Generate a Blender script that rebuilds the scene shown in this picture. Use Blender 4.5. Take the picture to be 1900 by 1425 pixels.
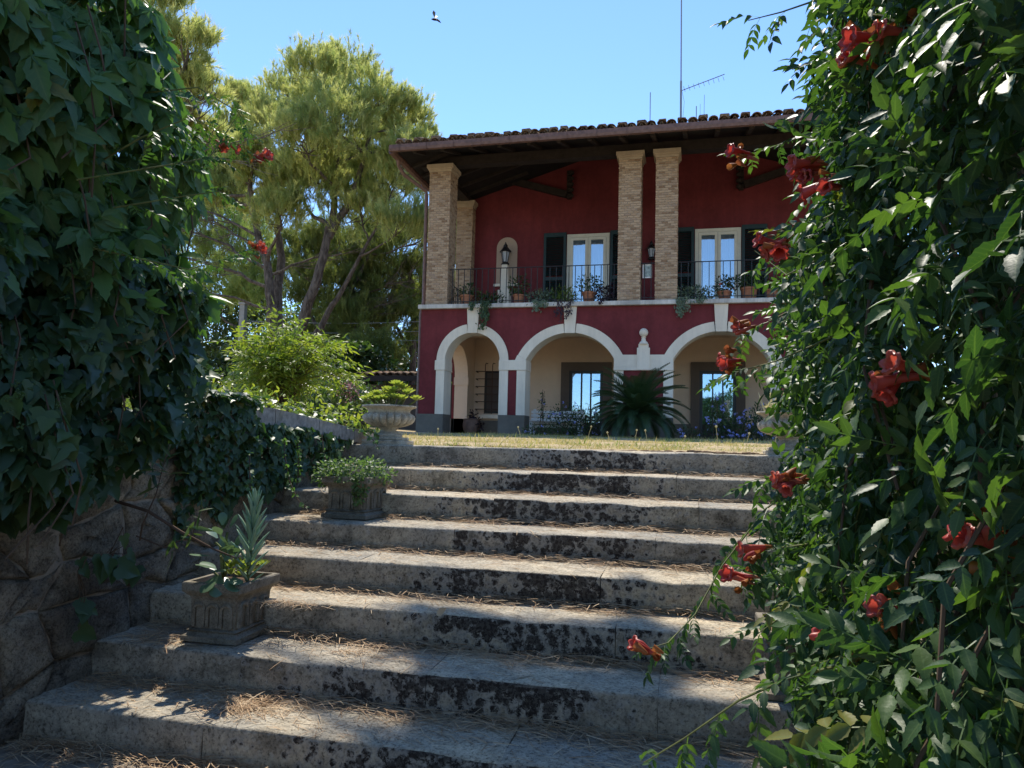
import bpy, bmesh, math, random
import numpy as np
from mathutils import Vector, Matrix, noise as mnoise

for o in list(bpy.data.objects):
    bpy.data.objects.remove(o)
S = bpy.context.scene
COL = S.collection
R = math.radians
rng = np.random.default_rng(7)
random.seed(7)

# ------------------------------------------------------------------ camera
cam = bpy.data.cameras.new('camera')
camo = bpy.data.objects.new('camera', cam)
COL.objects.link(camo)
c_r = Vector((0.97133377, 0.23639839, 0.02503031))
c_u = Vector((-0.00586966, -0.08141085, 0.99666334))
c_f = Vector((-0.23764735, 0.96823968, 0.07768953))
camo.matrix_world = Matrix((c_r, c_u, -c_f)).transposed().to_4x4()   # eye at the origin
cam.sensor_width = 36.0
cam.lens = 36.0 * 1380 / 1900
cam.clip_start = 0.05
cam.clip_end = 3000
S.camera = camo

# ------------------------------------------------------------------ sky, sun, exposure
SUN_EL, SUN_AZ = 58.0, 20.0          # azimuth in degrees left of +Y (north of the plan)
world = bpy.data.worlds.new('World')
S.world = world
world.use_nodes = True
wn = world.node_tree
wn.nodes.clear()
sky = wn.nodes.new('ShaderNodeTexSky')
sky.sky_type = 'NISHITA'
sky.sun_disc = False
sky.sun_elevation = R(SUN_EL)
sky.sun_rotation = R(-SUN_AZ)
sky.altitude = 100
sky.air_density = 1.0
sky.dust_density = 0.0
sky.ozone_density = 7.5
bg = wn.nodes.new('ShaderNodeBackground')
bg.inputs['Strength'].default_value = 0.15
wo = wn.nodes.new('ShaderNodeOutputWorld')
wn.links.new(sky.outputs[0], bg.inputs['Color'])
wn.links.new(bg.outputs[0], wo.inputs['Surface'])

sun = bpy.data.lights.new('sun', 'SUN')
sun.energy = 3.6
sun.angle = R(0.53)
sun.color = (1.0, 0.93, 0.82)
suno = bpy.data.objects.new('sun', sun)
COL.objects.link(suno)
ca = math.cos(R(SUN_EL))
to_sun = Vector((-math.sin(R(SUN_AZ)) * ca, math.cos(R(SUN_AZ)) * ca, math.sin(R(SUN_EL))))
suno.location = to_sun * 60
suno.rotation_euler = to_sun.to_track_quat('Z', 'Y').to_euler()

vs = S.view_settings
vs.view_transform = 'Standard'
vs.look = 'None'
vs.gamma = 1.0
vs.use_curve_mapping = False
vs.exposure = 0.84
S.cycles.max_bounces = 8
S.cycles.diffuse_bounces = 4
S.cycles.transmission_bounces = 6
S.cycles.transparent_max_bounces = 6
S.cycles.use_denoising = True
S.cycles.sample_clamp_indirect = 8

# ------------------------------------------------------------------ node helpers
def newmat(name):
    m = bpy.data.materials.new(name)
    m.use_nodes = True
    nt = m.node_tree
    return m, nt, nt.nodes['Principled BSDF']

def nd(nt, t, **kw):
    n = nt.nodes.new(t)
    for k, v in kw.items():
        if k.startswith('i_'):
            n.inputs[k[2:].replace('_', ' ')].default_value = v
        else:
            setattr(n, k, v)
    return n

def ramp(nt, fac, stops, interp='LINEAR'):
    r = nt.nodes.new('ShaderNodeValToRGB')
    r.color_ramp.interpolation = interp
    els = r.color_ramp.elements
    while len(els) < len(stops):
        els.new(0.5)
    for e, (p, c) in zip(els, stops):
        e.position = p
        e.color = (*c, 1) if len(c) == 3 else c
    nt.links.new(fac, r.inputs[0])
    return r

def mix(nt, fac, a, b, typ='MIX'):
    m = nt.nodes.new('ShaderNodeMix')
    m.data_type = 'RGBA'
    m.blend_type = typ
    for sock, v in ((m.inputs[0], fac), (m.inputs[6], a), (m.inputs[7], b)):
        if isinstance(v, (int, float)):
            sock.default_value = v
        elif isinstance(v, tuple):
            sock.default_value = (*v, 1)
        else:
            nt.links.new(v, sock)
    return m.outputs[2]

def mth(nt, op, a, b=None, c=None):
    m = nt.nodes.new('ShaderNodeMath')
    m.operation = op
    for i, v in enumerate((a, b, c)):
        if v is None:
            continue
        if isinstance(v, (int, float)):
            m.inputs[i].default_value = v
        else:
            nt.links.new(v, m.inputs[i])
    return m.outputs[0]

def wpos(nt):
    return nt.nodes.new('ShaderNodeNewGeometry').outputs['Position']

def noise(nt, scale, detail=4, rough=.6, vec=None, dist=0.0):
    n = nd(nt, 'ShaderNodeTexNoise')
    n.inputs['Scale'].default_value = scale
    n.inputs['Detail'].default_value = detail
    n.inputs['Roughness'].default_value = rough
    n.inputs['Distortion'].default_value = dist
    nt.links.new(vec if vec is not None else wpos(nt), n.inputs['Vector'])
    return n.outputs['Fac']

def rnd01(nt):
    a = nd(nt, 'ShaderNodeAttribute', attribute_name='rnd')
    o = nt.nodes.new('ShaderNodeObjectInfo')
    return mth(nt, 'FRACT', mth(nt, 'ADD', a.outputs['Fac'], o.outputs['Random']))

def bump(nt, bsdf, h, strength=.4, dist=.01):
    b = nt.nodes.new('ShaderNodeBump')
    b.inputs['Strength'].default_value = strength
    b.inputs['Distance'].default_value = dist
    nt.links.new(h, b.inputs['Height'])
    nt.links.new(b.outputs[0], bsdf.inputs['Normal'])

def plain(name, col, rough=.7, spec=.3, nscale=0, namp=.25, bstr=0, bscale=60, metal=0):
    m, nt, b = newmat(name)
    b.inputs['Roughness'].default_value = rough
    b.inputs['Specular IOR Level'].default_value = spec
    b.inputs['Metallic'].default_value = metal
    if nscale:
        n = noise(nt, nscale, 6, .65)
        dk = tuple(c * (1 - namp) for c in col)
        lt = tuple(min(1, c * (1 + namp)) for c in col)
        r = ramp(nt, n, [(.3, dk), (.7, lt)])
        nt.links.new(r.outputs[0], b.inputs['Base Color'])
    else:
        b.inputs['Base Color'].default_value = (*col, 1)
    if bstr:
        bump(nt, b, noise(nt, bscale, 4, .6), bstr, .01)
    return m

def leafmat(name, cols, trans=.4, tcol=(1.3, 1.35, .5), rough=.4, spec=.5, veins=0, old=0):
    """thin leaf: glossy upper side, sunlight glowing through, side veins in relief"""
    m, nt, b = newmat(name)
    f = rnd01(nt)
    n = len(cols)
    r = ramp(nt, f, [(i / max(1, n - 1) * (1 - old), c) for i, c in enumerate(cols)])
    c = r.outputs[0]
    if old:                                        # a few yellowing or browned leaves
        k = ramp(nt, f, [(1 - old, (0, 0, 0)), (1 - old * .9, (1, 1, 1))], 'LINEAR')
        c = mix(nt, k.outputs[0], c, (.15, .15, .035))
    if veins:
        a = nd(nt, 'ShaderNodeAttribute', attribute_name='lc')
        s = nt.nodes.new('ShaderNodeSeparateXYZ')
        nt.links.new(a.outputs['Vector'], s.inputs[0])
        ph = mth(nt, 'SUBTRACT', mth(nt, 'MULTIPLY', s.outputs['Y'], veins), mth(nt, 'MULTIPLY', s.outputs['X'], veins * .16))
        w = mth(nt, 'ABSOLUTE', mth(nt, 'SUBTRACT', mth(nt, 'FRACT', ph), .5))
        vl = ramp(nt, w, [(.36, (0, 0, 0)), (.5, (1, 1, 1))])
        rib = ramp(nt, s.outputs['X'], [(.03, (1, 1, 1)), (.16, (0, 0, 0))])
        ln = mth(nt, 'MAXIMUM', mth(nt, 'MULTIPLY', vl.outputs[0], .45), rib.outputs[0])
        c = mix(nt, mth(nt, 'MULTIPLY', ln, .45), c, (.13, .20, .07))
        pz = noise(nt, 55, 3, .6)
        bump(nt, b, pz, .18, .006)
    nt.links.new(c, b.inputs['Base Color'])
    b.inputs['Roughness'].default_value = rough
    b.inputs['Specular IOR Level'].default_value = spec
    t = nt.nodes.new('ShaderNodeBsdfTranslucent')
    tc = mix(nt, 1.0, c, tcol, 'MULTIPLY')
    nt.links.new(tc, t.inputs['Color'])
    ms = nt.nodes.new('ShaderNodeMixShader')
    ms.inputs[0].default_value = trans
    nt.links.new(b.outputs[0], ms.inputs[1])
    nt.links.new(t.outputs[0], ms.inputs[2])
    nt.links.new(ms.outputs[0], nt.nodes['Material Output'].inputs['Surface'])
    return m

# ------------------------------------------------------------------ materials
M = {}
def stairstone():
    m, nt, b = newmat('weathered stair stone')
    P = wpos(nt)
    big = noise(nt, 2.3, 5, .6, P)
    mid = mth(nt, 'ADD', mth(nt, 'MULTIPLY', noise(nt, 13, 6, .75, P), .55), mth(nt, 'MULTIPLY', noise(nt, 48, 5, .8, P), .45))
    fine = noise(nt, 120, 3, .7, P)
    base = ramp(nt, mid, [(.33, (.15, .14, .125)), (.47, (.38, .355, .31)), (.56, (.48, .45, .39)), (.70, (.68, .635, .55))])
    tint = ramp(nt, big, [(.3, (.72, .74, .76)), (.7, (1.15, 1.08, .95))])
    c = mix(nt, 1.0, base.outputs[0], tint.outputs[0], 'MULTIPLY')
    oi = nt.nodes.new('ShaderNodeObjectInfo')
    ob = ramp(nt, oi.outputs['Random'], [(0, (.86, .87, .88)), (1, (1.1, 1.07, 1.0))])
    c = mix(nt, 1.0, c, ob.outputs[0], 'MULTIPLY')
    g0 = nt.nodes.new('ShaderNodeNewGeometry')
    n0 = nt.nodes.new('ShaderNodeSeparateXYZ')
    nt.links.new(g0.outputs['True Normal'], n0.inputs[0])
    grime_shade = ramp(nt, n0.outputs['Z'], [(.5, (.96, .91, .85)), (.85, (1.06, 1.03, .98))])     # riser grime, plus sun and shade contrast between treads and risers painted in
    c = mix(nt, 1.0, c, grime_shade.outputs[0], 'MULTIPLY')
    blot = ramp(nt, noise(nt, 3.6, 7, .72, P, .5), [(.36, (.38, .38, .38)), (.5, (1, 1, 1))])     # damp stains
    flat = ramp(nt, n0.outputs['Z'], [(.5, (.85, .85, .85)), (.85, (.2, .2, .2))])
    c = mix(nt, flat.outputs[0], c, blot.outputs[0], 'MULTIPLY')
    # pale lichen rosettes
    v = nd(nt, 'ShaderNodeTexVoronoi')
    v.inputs['Scale'].default_value = 17
    nt.links.new(P, v.inputs['Vector'])
    ln = noise(nt, 60, 3, .7, P)
    lic = mth(nt, 'ADD', v.outputs['Distance'], mth(nt, 'MULTIPLY', ln, .5))
    lm = ramp(nt, lic, [(.40, (1, 1, 1)), (.47, (0, 0, 0))])
    keep = ramp(nt, noise(nt, 5, 2, .5, P), [(.5, (0, 0, 0)), (.62, (1, 1, 1))])
    lmk = mth(nt, 'MULTIPLY', mth(nt, 'MULTIPLY', lm.outputs[0], keep.outputs[0]), .55)
    c = mix(nt, lmk, c, (.42, .40, .33))
    # dark pores and grime specks
    sp = ramp(nt, noise(nt, 70, 5, .75, P), [(.36, (.25, .24, .23)), (.5, (1.05, 1.05, 1.05))])
    c = mix(nt, .85, c, sp.outputs[0], 'MULTIPLY')
    # the black crust growing on the risers: a band with scalloped rims, only on upright faces
    x = nt.nodes.new('ShaderNodeSeparateXYZ')
    nt.links.new(P, x.inputs[0])
    g = nt.nodes.new('ShaderNodeNewGeometry')
    nx = nt.nodes.new('ShaderNodeSeparateXYZ')
    nt.links.new(g.outputs['True Normal'], nx.inputs[0])
    upright = ramp(nt, nx.outputs['Z'], [(.45, (1, 1, 1)), (.75, (0, 0, 0))])
    ctr = mth(nt, 'MULTIPLY_ADD', x.outputs['Y'], -.02, -.72)
    mpy = nd(nt, 'ShaderNodeMapping')
    mpy.inputs['Scale'].default_value = (0, 1.9, 0)
    nt.links.new(P, mpy.inputs[0])
    ctr = mth(nt, 'ADD', ctr, mth(nt, 'MULTIPLY_ADD', noise(nt, 1.0, 2, .5, mpy.outputs[0]), 1.5, -.75))      # every step is stained in its own place
    band = mth(nt, 'ABSOLUTE', mth(nt, 'SUBTRACT', x.outputs['X'], ctr))
    bm_ = ramp(nt, band, [(.30, (1, 1, 1)), (1.05, (0, 0, 0))])
    crn = noise(nt, 6.5, 2, .5, P, .3)
    v2 = nd(nt, 'ShaderNodeTexVoronoi')
    v2.feature = 'SMOOTH_F1'
    v2.inputs['Scale'].default_value = 27
    v2.inputs['Smoothness'].default_value = .35
    nt.links.new(P, v2.inputs['Vector'])
    holes = noise(nt, 34, 5, .72, P)
    q = mth(nt, 'ADD', mth(nt, 'MULTIPLY', crn, 1.1), mth(nt, 'MULTIPLY', bm_.outputs[0], .49))
    q = mth(nt, 'SUBTRACT', q, mth(nt, 'MULTIPLY', v2.outputs['Distance'], .62))
    q = mth(nt, 'SUBTRACT', q, mth(nt, 'MULTIPLY', holes, .55))
    cm = ramp(nt, q, [(.29, (0, 0, 0)), (.41, (1, 1, 1))])
    pores = ramp(nt, noise(nt, 62, 5, .78, P), [(.44, (0, 0, 0)), (.52, (1, 1, 1))])
    solid = ramp(nt, q, [(.40, (0, 0, 0)), (.56, (1, 1, 1))])
    pm = mth(nt, 'MAXIMUM', pores.outputs[0], mth(nt, 'MULTIPLY', solid.outputs[0], .85))
    cmk = mth(nt, 'MULTIPLY', mth(nt, 'MULTIPLY', mth(nt, 'MULTIPLY', cm.outputs[0], pm), upright.outputs[0]),
              mth(nt, 'GREATER_THAN', bm_.outputs[0], .02))
    halo = ramp(nt, q, [(.18, (0, 0, 0)), (.32, (1, 1, 1))])
    hk = mth(nt, 'MULTIPLY', mth(nt, 'MULTIPLY', halo.outputs[0], upright.outputs[0]), .5)
    c = mix(nt, hk, c, (.40, .375, .33))
    c = mix(nt, cmk, c, (.036, .028, .023))
    nt.links.new(c, b.inputs['Base Color'])
    b.inputs['Roughness'].default_value = .92
    b.inputs['Specular IOR Level'].default_value = .2
    h = mth(nt, 'ADD', mth(nt, 'MULTIPLY', mid, 1.0), mth(nt, 'MULTIPLY', fine, .5))
    h = mth(nt, 'ADD', h, mth(nt, 'MULTIPLY', cmk, .35))
    bump(nt, b, h, .65, .012)
    return m
M['stair'] = stairstone()

def wallstone():
    m, nt, b = newmat('rough rubble stone')
    P = wpos(nt)
    oi = nt.nodes.new('ShaderNodeObjectInfo')
    tint = ramp(nt, oi.outputs['Random'], [(0, (.42, .37, .31)), (.5, (.48, .43, .36)), (1, (.55, .47, .37))])
    n = noise(nt, 9, 8, .72, P, .4)
    r = ramp(nt, n, [(.32, (.22, .21, .2)), (.46, (.75, .74, .72)), (.56, (.95, .93, .9)), (.72, (1.35, 1.3, 1.2))])
    c = mix(nt, 1.0, tint.outputs[0], r.outputs[0], 'MULTIPLY')
    k = ramp(nt, noise(nt, 26, 4, .7, P), [(.58, (0, 0, 0)), (.7, (1, 1, 1))])
    c = mix(nt, mth(nt, 'MULTIPLY', k.outputs[0], .6), c, (.50, .49, .43))
    sp = ramp(nt, noise(nt, 85, 5, .8, P), [(.38, (.35, .34, .33)), (.52, (1.1, 1.1, 1.1))])
    c = mix(nt, .9, c, sp.outputs[0], 'MULTIPLY')
    big = ramp(nt, noise(nt, 2.2, 5, .7, P), [(.38, (.5, .5, .5)), (.58, (1.1, 1.08, 1.0))])
    c = mix(nt, 1.0, c, big.outputs[0], 'MULTIPLY')
    nt.links.new(c, b.inputs['Base Color'])
    b.inputs['Roughness'].default_value = .95
    b.inputs['Specular IOR Level'].default_value = .15
    bump(nt, b, mth(nt, 'ADD', n, mth(nt, 'MULTIPLY', noise(nt, 45, 8, .78, P), .8)), 1.0, .05)
    return m
M['rubble'] = wallstone()

def urnstone(name, k):
    m, nt, b = newmat(name)
    P = wpos(nt)
    n = noise(nt, 18, 7, .7, P)
    r = ramp(nt, n, [(.28, (.19, .165, .125)), (.5, (.44, .385, .295)), (.75, (.60, .53, .42))])
    s = ramp(nt, noise(nt, 140, 3, .7, P), [(.32, (.4, .38, .36)), (.5, (1, 1, 1))])
    c = mix(nt, .9, r.outputs[0], s.outputs[0], 'MULTIPLY')
    c = mix(nt, 1.0, c, (k, k, k * .98), 'MULTIPLY')
    nt.links.new(c, b.inputs['Base Color'])
    b.inputs['Roughness'].default_value = .9
    b.inputs['Specular IOR Level'].default_value = .2
    bump(nt, b, noise(nt, 110, 5, .7, P), .5, .006)
    return m
M['urn'] = urnstone('cast stone', 1.0)
M['trough'] = urnstone('shade-toned cast stone', .5)  # darker copy of the urn stone, planter shade put into its colour

def plaster(name, col, amp=.18, streak=.0):
    m, nt, b = newmat(name)
    P = wpos(nt)
    n = noise(nt, 1.1, 6, .65, P)
    n2 = noise(nt, 9, 5, .7, P)
    r = ramp(nt, mth(nt, 'ADD', mth(nt, 'MULTIPLY', n, .65), mth(nt, 'MULTIPLY', n2, .35)),
             [(.35, tuple(c * (1 - amp) for c in col)), (.65, tuple(c * (1 + amp) for c in col))])
    c = r.outputs[0]
    if streak:
        mp = nd(nt, 'ShaderNodeMapping')
        mp.inputs['Scale'].default_value = (1.7, 1.7, .22)
        nt.links.new(P, mp.inputs[0])
        st = ramp(nt, noise(nt, 1.5, 5, .7, mp.outputs[0]), [(.42, (1 - streak,) * 3), (.6, (1, 1, 1))])
        c = mix(nt, 1.0, c, st.outputs[0], 'MULTIPLY')
    nt.links.new(c, b.inputs['Base Color'])
    b.inputs['Roughness'].default_value = .85
    b.inputs['Specular IOR Level'].default_value = .2
    bump(nt, b, noise(nt, 45, 5, .7, P), .25, .006)
    return m
M['red'] = plaster('dark red plaster', (.165, .032, .035), .24, .16)
M['cream'] = plaster('cream plaster', (.70, .53, .385), .07)
M['white'] = plaster('off white painted stone', (.80, .70, .56), .07, .13)
M['niche'] = plaster('taupe niche plaster', (.42, .31, .23), .06)
M['slab'] = plaster('weathered white slab', (.62, .58, .52), .22, .35)
M['plinth'] = plaster('grey plinth stone', (.145, .130, .108), .25)
M['frame_stone'] = plaster('taupe door surround', (.135, .105, .085), .12)
M['pierstone'] = plaster('pier capital stone', (.46, .37, .27), .15, .15)

def brickmat():
    m, nt, b = newmat('thin buff brick')
    f = rnd01(nt)
    r = ramp(nt, f, [(0, (.25, .155, .095)), (.3, (.40, .27, .17)), (.7, (.50, .36, .24)), (1, (.35, .245, .175))])
    n = ramp(nt, noise(nt, 50, 4, .7), [(.3, (.75, .75, .75)), (.7, (1.15, 1.15, 1.15))])
    c = mix(nt, 1.0, r.outputs[0], n.outputs[0], 'MULTIPLY')
    nt.links.new(c, b.inputs['Base Color'])
    b.inputs['Roughness'].default_value = .9
    b.inputs['Specular IOR Level'].default_value = .2
    return m
M['brick'] = brickmat()
M['mortar'] = plain('lime mortar', (.40, .33, .25), .95, .1, 30, .2)

def tilemat():
    m, nt, b = newmat('old terracotta roof tile')
    f = rnd01(nt)
    r = ramp(nt, f, [(0, (.16, .10, .07)), (.4, (.27, .165, .11)), (.75, (.36, .25, .17)), (1, (.22, .19, .15))])
    n = ramp(nt, noise(nt, 22, 6, .75), [(.38, (.25, .24, .22)), (.6, (1.1, 1.1, 1.08))])
    c = mix(nt, 1.0, r.outputs[0], n.outputs[0], 'MULTIPLY')
    nt.links.new(c, b.inputs['Base Color'])
    b.inputs['Roughness'].default_value = .92
    b.inputs['Specular IOR Level'].default_value = .2
    bump(nt, b, noise(nt, 60, 4, .7), .5, .01)
    return m
M['tile'] = tilemat()
M['gutter'] = plain('painted gutter metal', (.15, .085, .07), .5, .4, 12, .35)
M['wood'] = plain('dark stained timber', (.026, .019, .016), .7, .25, 7, .45, .3, 40)
M['soffit'] = plain('dark soffit boards', (.015, .012, .011), .8, .2, 5, .35)
M['shutter'] = plain('dark green shutter paint', (.008, .026, .026), .5, .4, 4, .2)
M['frame_cream'] = plain('cream window paint', (.70, .65, .53), .5, .4, 8, .08)
M['frame_dark'] = plain('dark bronze door paint', (.012, .016, .018), .4, .4)
M['iron'] = plain('black painted iron', (.014, .012, .012), .5, .4, 20, .3)
M['rust'] = plain('rusty iron bars', (.06, .032, .022), .7, .3, 20, .3)
M['zinc'] = plain('grey galvanised metal', (.22, .22, .23), .5, .5)
M['terracotta'] = plain('terracotta pot', (.36, .155, .085), .85, .2, 15, .25, .2, 60)
M['terradark'] = plain('old dark terracotta jar', (.20, .12, .09), .9, .2, 10, .3, .3, 50)
M['curtain'] = plain('white curtain cloth', (.72, .74, .78), .9, .1)
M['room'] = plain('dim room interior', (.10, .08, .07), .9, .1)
M['whitewood'] = plain('white painted wood', (.75, .74, .71), .6, .3, 12, .1)
M['soil'] = plain('dry soil', (.16, .105, .065), .95, .1, 30, .4, .6, 60)
M['concrete'] = plain('grey concrete', (.34, .33, .31), .95, .1, 15, .2)
M['oldmortar'] = plain('old grey brown mortar', (.27, .23, .18), .95, .15, 14, .4, .8, 40)
M['coping'] = plain('grey coping stone', (.27, .26, .245), .95, .15, 22, .4, .5, 90)
M['lampglass'] = plain('frosted lamp glass', (.42, .43, .44), .25, .6)
M['paper'] = plain('dry petal', (.72, .60, .45), .9, .1)

def glassmat(name, refl, tint=(.86, .92, .97)):
    m, nt, b = newmat(name)
    gl = nt.nodes.new('ShaderNodeBsdfGlossy')
    gl.inputs['Roughness'].default_value = .015
    gl.inputs['Color'].default_value = (*tint, 1)
    tr = nt.nodes.new('ShaderNodeBsdfTransparent')
    tr.inputs['Color'].default_value = (.82, .88, .9, 1)
    wv = noise(nt, 1.7, 2, .5)
    bmp = nt.nodes.new('ShaderNodeBump')
    bmp.inputs['Strength'].default_value = .02
    bmp.inputs['Distance'].default_value = .05
    nt.links.new(wv, bmp.inputs['Height'])
    nt.links.new(bmp.outputs[0], gl.inputs['Normal'])
    ms = nt.nodes.new('ShaderNodeMixShader')
    ms.inputs[0].default_value = refl
    nt.links.new(tr.outputs[0], ms.inputs[1])
    nt.links.new(gl.outputs[0], ms.inputs[2])
    nt.links.new(ms.outputs[0], nt.nodes['Material Output'].inputs['Surface'])
    return m
M['glass'] = glassmat('upper window glass', .34)
M['glass_door'] = glassmat('porch door glass', .45, (.55, .74, .95))

def barkmat(name, dk, lt):
    m, nt, b = newmat(name)
    tc = nt.nodes.new('ShaderNodeNewGeometry')
    mp = nd(nt, 'ShaderNodeMapping')
    mp.inputs['Scale'].default_value = (1, 1, .3)
    nt.links.new(tc.outputs['Position'], mp.inputs[0])
    n = noise(nt, 11, 6, .7, mp.outputs[0], .6)
    r = ramp(nt, n, [(.35, dk), (.65, lt)])
    nt.links.new(r.outputs[0], b.inputs['Base Color'])
    b.inputs['Roughness'].default_value = .95
    b.inputs['Specular IOR Level'].default_value = .1
    bump(nt, b, n, .9, .06)
    return m
M['bark'] = barkmat('pine bark', (.055, .043, .036), (.20, .165, .14))
M['twig'] = plain('brown twig', (.10, .065, .045), .9, .15)
M['vinestem'] = plain('pale green vine stem', (.14, .155, .05), .7, .25, 20, .4)
M['ivystem'] = plain('ivy stem', (.11, .075, .05), .9, .15)

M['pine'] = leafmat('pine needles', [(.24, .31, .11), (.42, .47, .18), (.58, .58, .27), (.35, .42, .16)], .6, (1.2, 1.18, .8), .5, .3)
M['pine_dark'] = leafmat('shade-toned pine needles', [(.12, .165, .055), (.17, .21, .07), (.23, .25, .09)], .42, (1.4, 1.4, .7), .5, .3)  # darker copy of the needles, shade on the back pine painted in
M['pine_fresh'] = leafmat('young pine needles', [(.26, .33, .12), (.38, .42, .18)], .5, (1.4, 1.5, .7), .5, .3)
M['ivy'] = leafmat('ivy leaf', [(.034, .070, .032), (.050, .094, .038), (.076, .125, .044), (.040, .078, .038)], .28, (1.3, 1.7, .6), .40, .32, 0, .015)
M['creeper'] = leafmat('creeper leaf', [(.060, .130, .048), (.078, .16, .056), (.10, .19, .058), (.064, .135, .055)], .34, (1.5, 1.8, .6), .48, .35, 7, .015)
M['trumpet'] = leafmat('trumpet vine leaf', [(.029, .066, .031), (.040, .086, .035), (.055, .108, .036), (.085, .145, .04)], .34, (1.6, 1.9, .55), .46, .30, 8, .006)
M['lime'] = leafmat('bright shrub leaf', [(.10, .17, .03), (.17, .24, .04), (.24, .28, .05), (.13, .20, .05)], .5, (1.5, 1.5, .6), .45, .4)
M['darkshrub'] = leafmat('dark shrub leaf', [(.025, .055, .02), (.05, .09, .03), (.075, .12, .04)], .35, (1.5, 1.6, .6), .4, .5)
M['broad'] = leafmat('broadleaf tree leaf', [(.035, .06, .02), (.06, .09, .028), (.09, .12, .035)], .4, (1.5, 1.5, .6), .5, .35)
M['cycad'] = leafmat('cycad leaflet', [(.034, .066, .028), (.05, .085, .034)], .2, (1.4, 1.6, .6), .35, .5)
M['pumbago'] = leafmat('plumbago leaf', [(.03, .06, .02), (.05, .085, .03)], .35, (1.5, 1.6, .6), .5, .4)
M['bluefl'] = leafmat('pale blue petals', [(.30, .33, .72), (.40, .42, .80)], .35, (1, 1, 1), .7, .2)
M['pinkfl'] = leafmat('dull pink petals', [(.35, .16, .2), (.45, .25, .28)], .35, (1, 1, 1), .7, .2)
M['redfl'] = leafmat('red trumpet petals', [(.40, .05, .045), (.49, .085, .065), (.58, .16, .10), (.38, .045, .055)], .38, (1.15, .8, .7), .4, .45)
M['calyx'] = leafmat('orange calyx', [(.40, .15, .04), (.34, .10, .04)], .3, (1, 1, 1), .5, .4)
M['succ_lime'] = leafmat('yellow green succulent', [(.30, .38, .07), (.40, .44, .09), (.24, .34, .08)], .35, (1.2, 1.2, .6), .4, .4)
M['succ_blue'] = leafmat('blue green succulent', [(.22, .36, .24), (.30, .42, .28), (.19, .32, .2)], .15, (1, 1, .8), .5, .4)
M['succ_dark'] = leafmat('jade succulent leaf', [(.09, .16, .09), (.13, .20, .11)], .2, (1.2, 1.3, .7), .3, .5)
M['herb'] = leafmat('small herb leaf', [(.07, .13, .05), (.11, .18, .07), (.15, .22, .09)], .4, (1.3, 1.4, .6), .5, .3)
M['greyleaf'] = leafmat('grey green leaf', [(.13, .18, .12), (.18, .23, .15)], .3, (1.2, 1.2, .8), .6, .3)
M['purple'] = leafmat('dark purple leaf', [(.03, .018, .024), (.05, .025, .035)], .2, (1.2, 1, 1), .4, .4)
M['drygrass'] = leafmat('dry lawn grass', [(.58, .46, .24), (.50, .42, .19), (.36, .37, .12), (.64, .52, .30)], .4, (1.1, 1.1, .7), .7, .2)
M['grass'] = leafmat('fresh grass blades', [(.12, .19, .035), (.19, .25, .05)], .45, (1.4, 1.4, .6), .5, .3)
M['needle'] = leafmat('fallen pine needle', [(.36, .22, .12), (.52, .36, .21), (.62, .48, .31), (.30, .18, .10)], .15, (1, 1, 1), .7, .2)
M['straw'] = leafmat('yellowish dry flower stalk', [(.5, .45, .25), (.6, .55, .32)], .35, (1, 1, .8), .7, .2)

def lawnmat():
    m, nt, b = newmat('dry lawn soil')
    n = noise(nt, 3.5, 6, .7)
    n2 = noise(nt, 40, 5, .75)
    r = ramp(nt, mth(nt, 'ADD', mth(nt, 'MULTIPLY', n, .6), mth(nt, 'MULTIPLY', n2, .4)),
             [(.32, (.20, .15, .085)), (.45, (.42, .32, .18)), (.58, (.56, .44, .26)), (.72, (.30, .29, .11))])
    nt.links.new(r.outputs[0], b.inputs['Base Color'])
    b.inputs['Roughness'].default_value = .95
    b.inputs['Specular IOR Level'].default_value = .1
    bump(nt, b, n2, .8, .03)
    return m
M['lawn'] = lawnmat()
M['groundlow'] = plain('lower terrace stone dust', (.24, .205, .16), .95, .15, 6, .4, .5, 40)

# ------------------------------------------------------------------ object helpers
WL = {}                                   # world origin of every unrotated thing and part
def tag(o, label=None, cat=None, group=None, kind=None):
    if label: o['label'] = label
    if cat: o['category'] = cat
    if group: o['group'] = group
    if kind: o['kind'] = kind
    return o

def link(o, parent=None, loc=(0, 0, 0)):
    COL.objects.link(o)
    loc = Vector(loc)
    if parent is not None:
        o.parent = parent
        o.location = loc - WL.get(parent, Vector())
    else:
        o.location = loc
    WL[o] = loc
    return o

def thing(name, label, cat, loc, group=None):
    o = bpy.data.objects.new(name, None)
    o.empty_display_size = .1
    link(o, None, loc)
    return tag(o, label, cat, group)

def meshobj(name, me, mat, parent=None, loc=(0, 0, 0)):
    if mat is not None and not me.materials:
        me.materials.append(mat)
    return link(bpy.data.objects.new(name, me), parent, loc)

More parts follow.
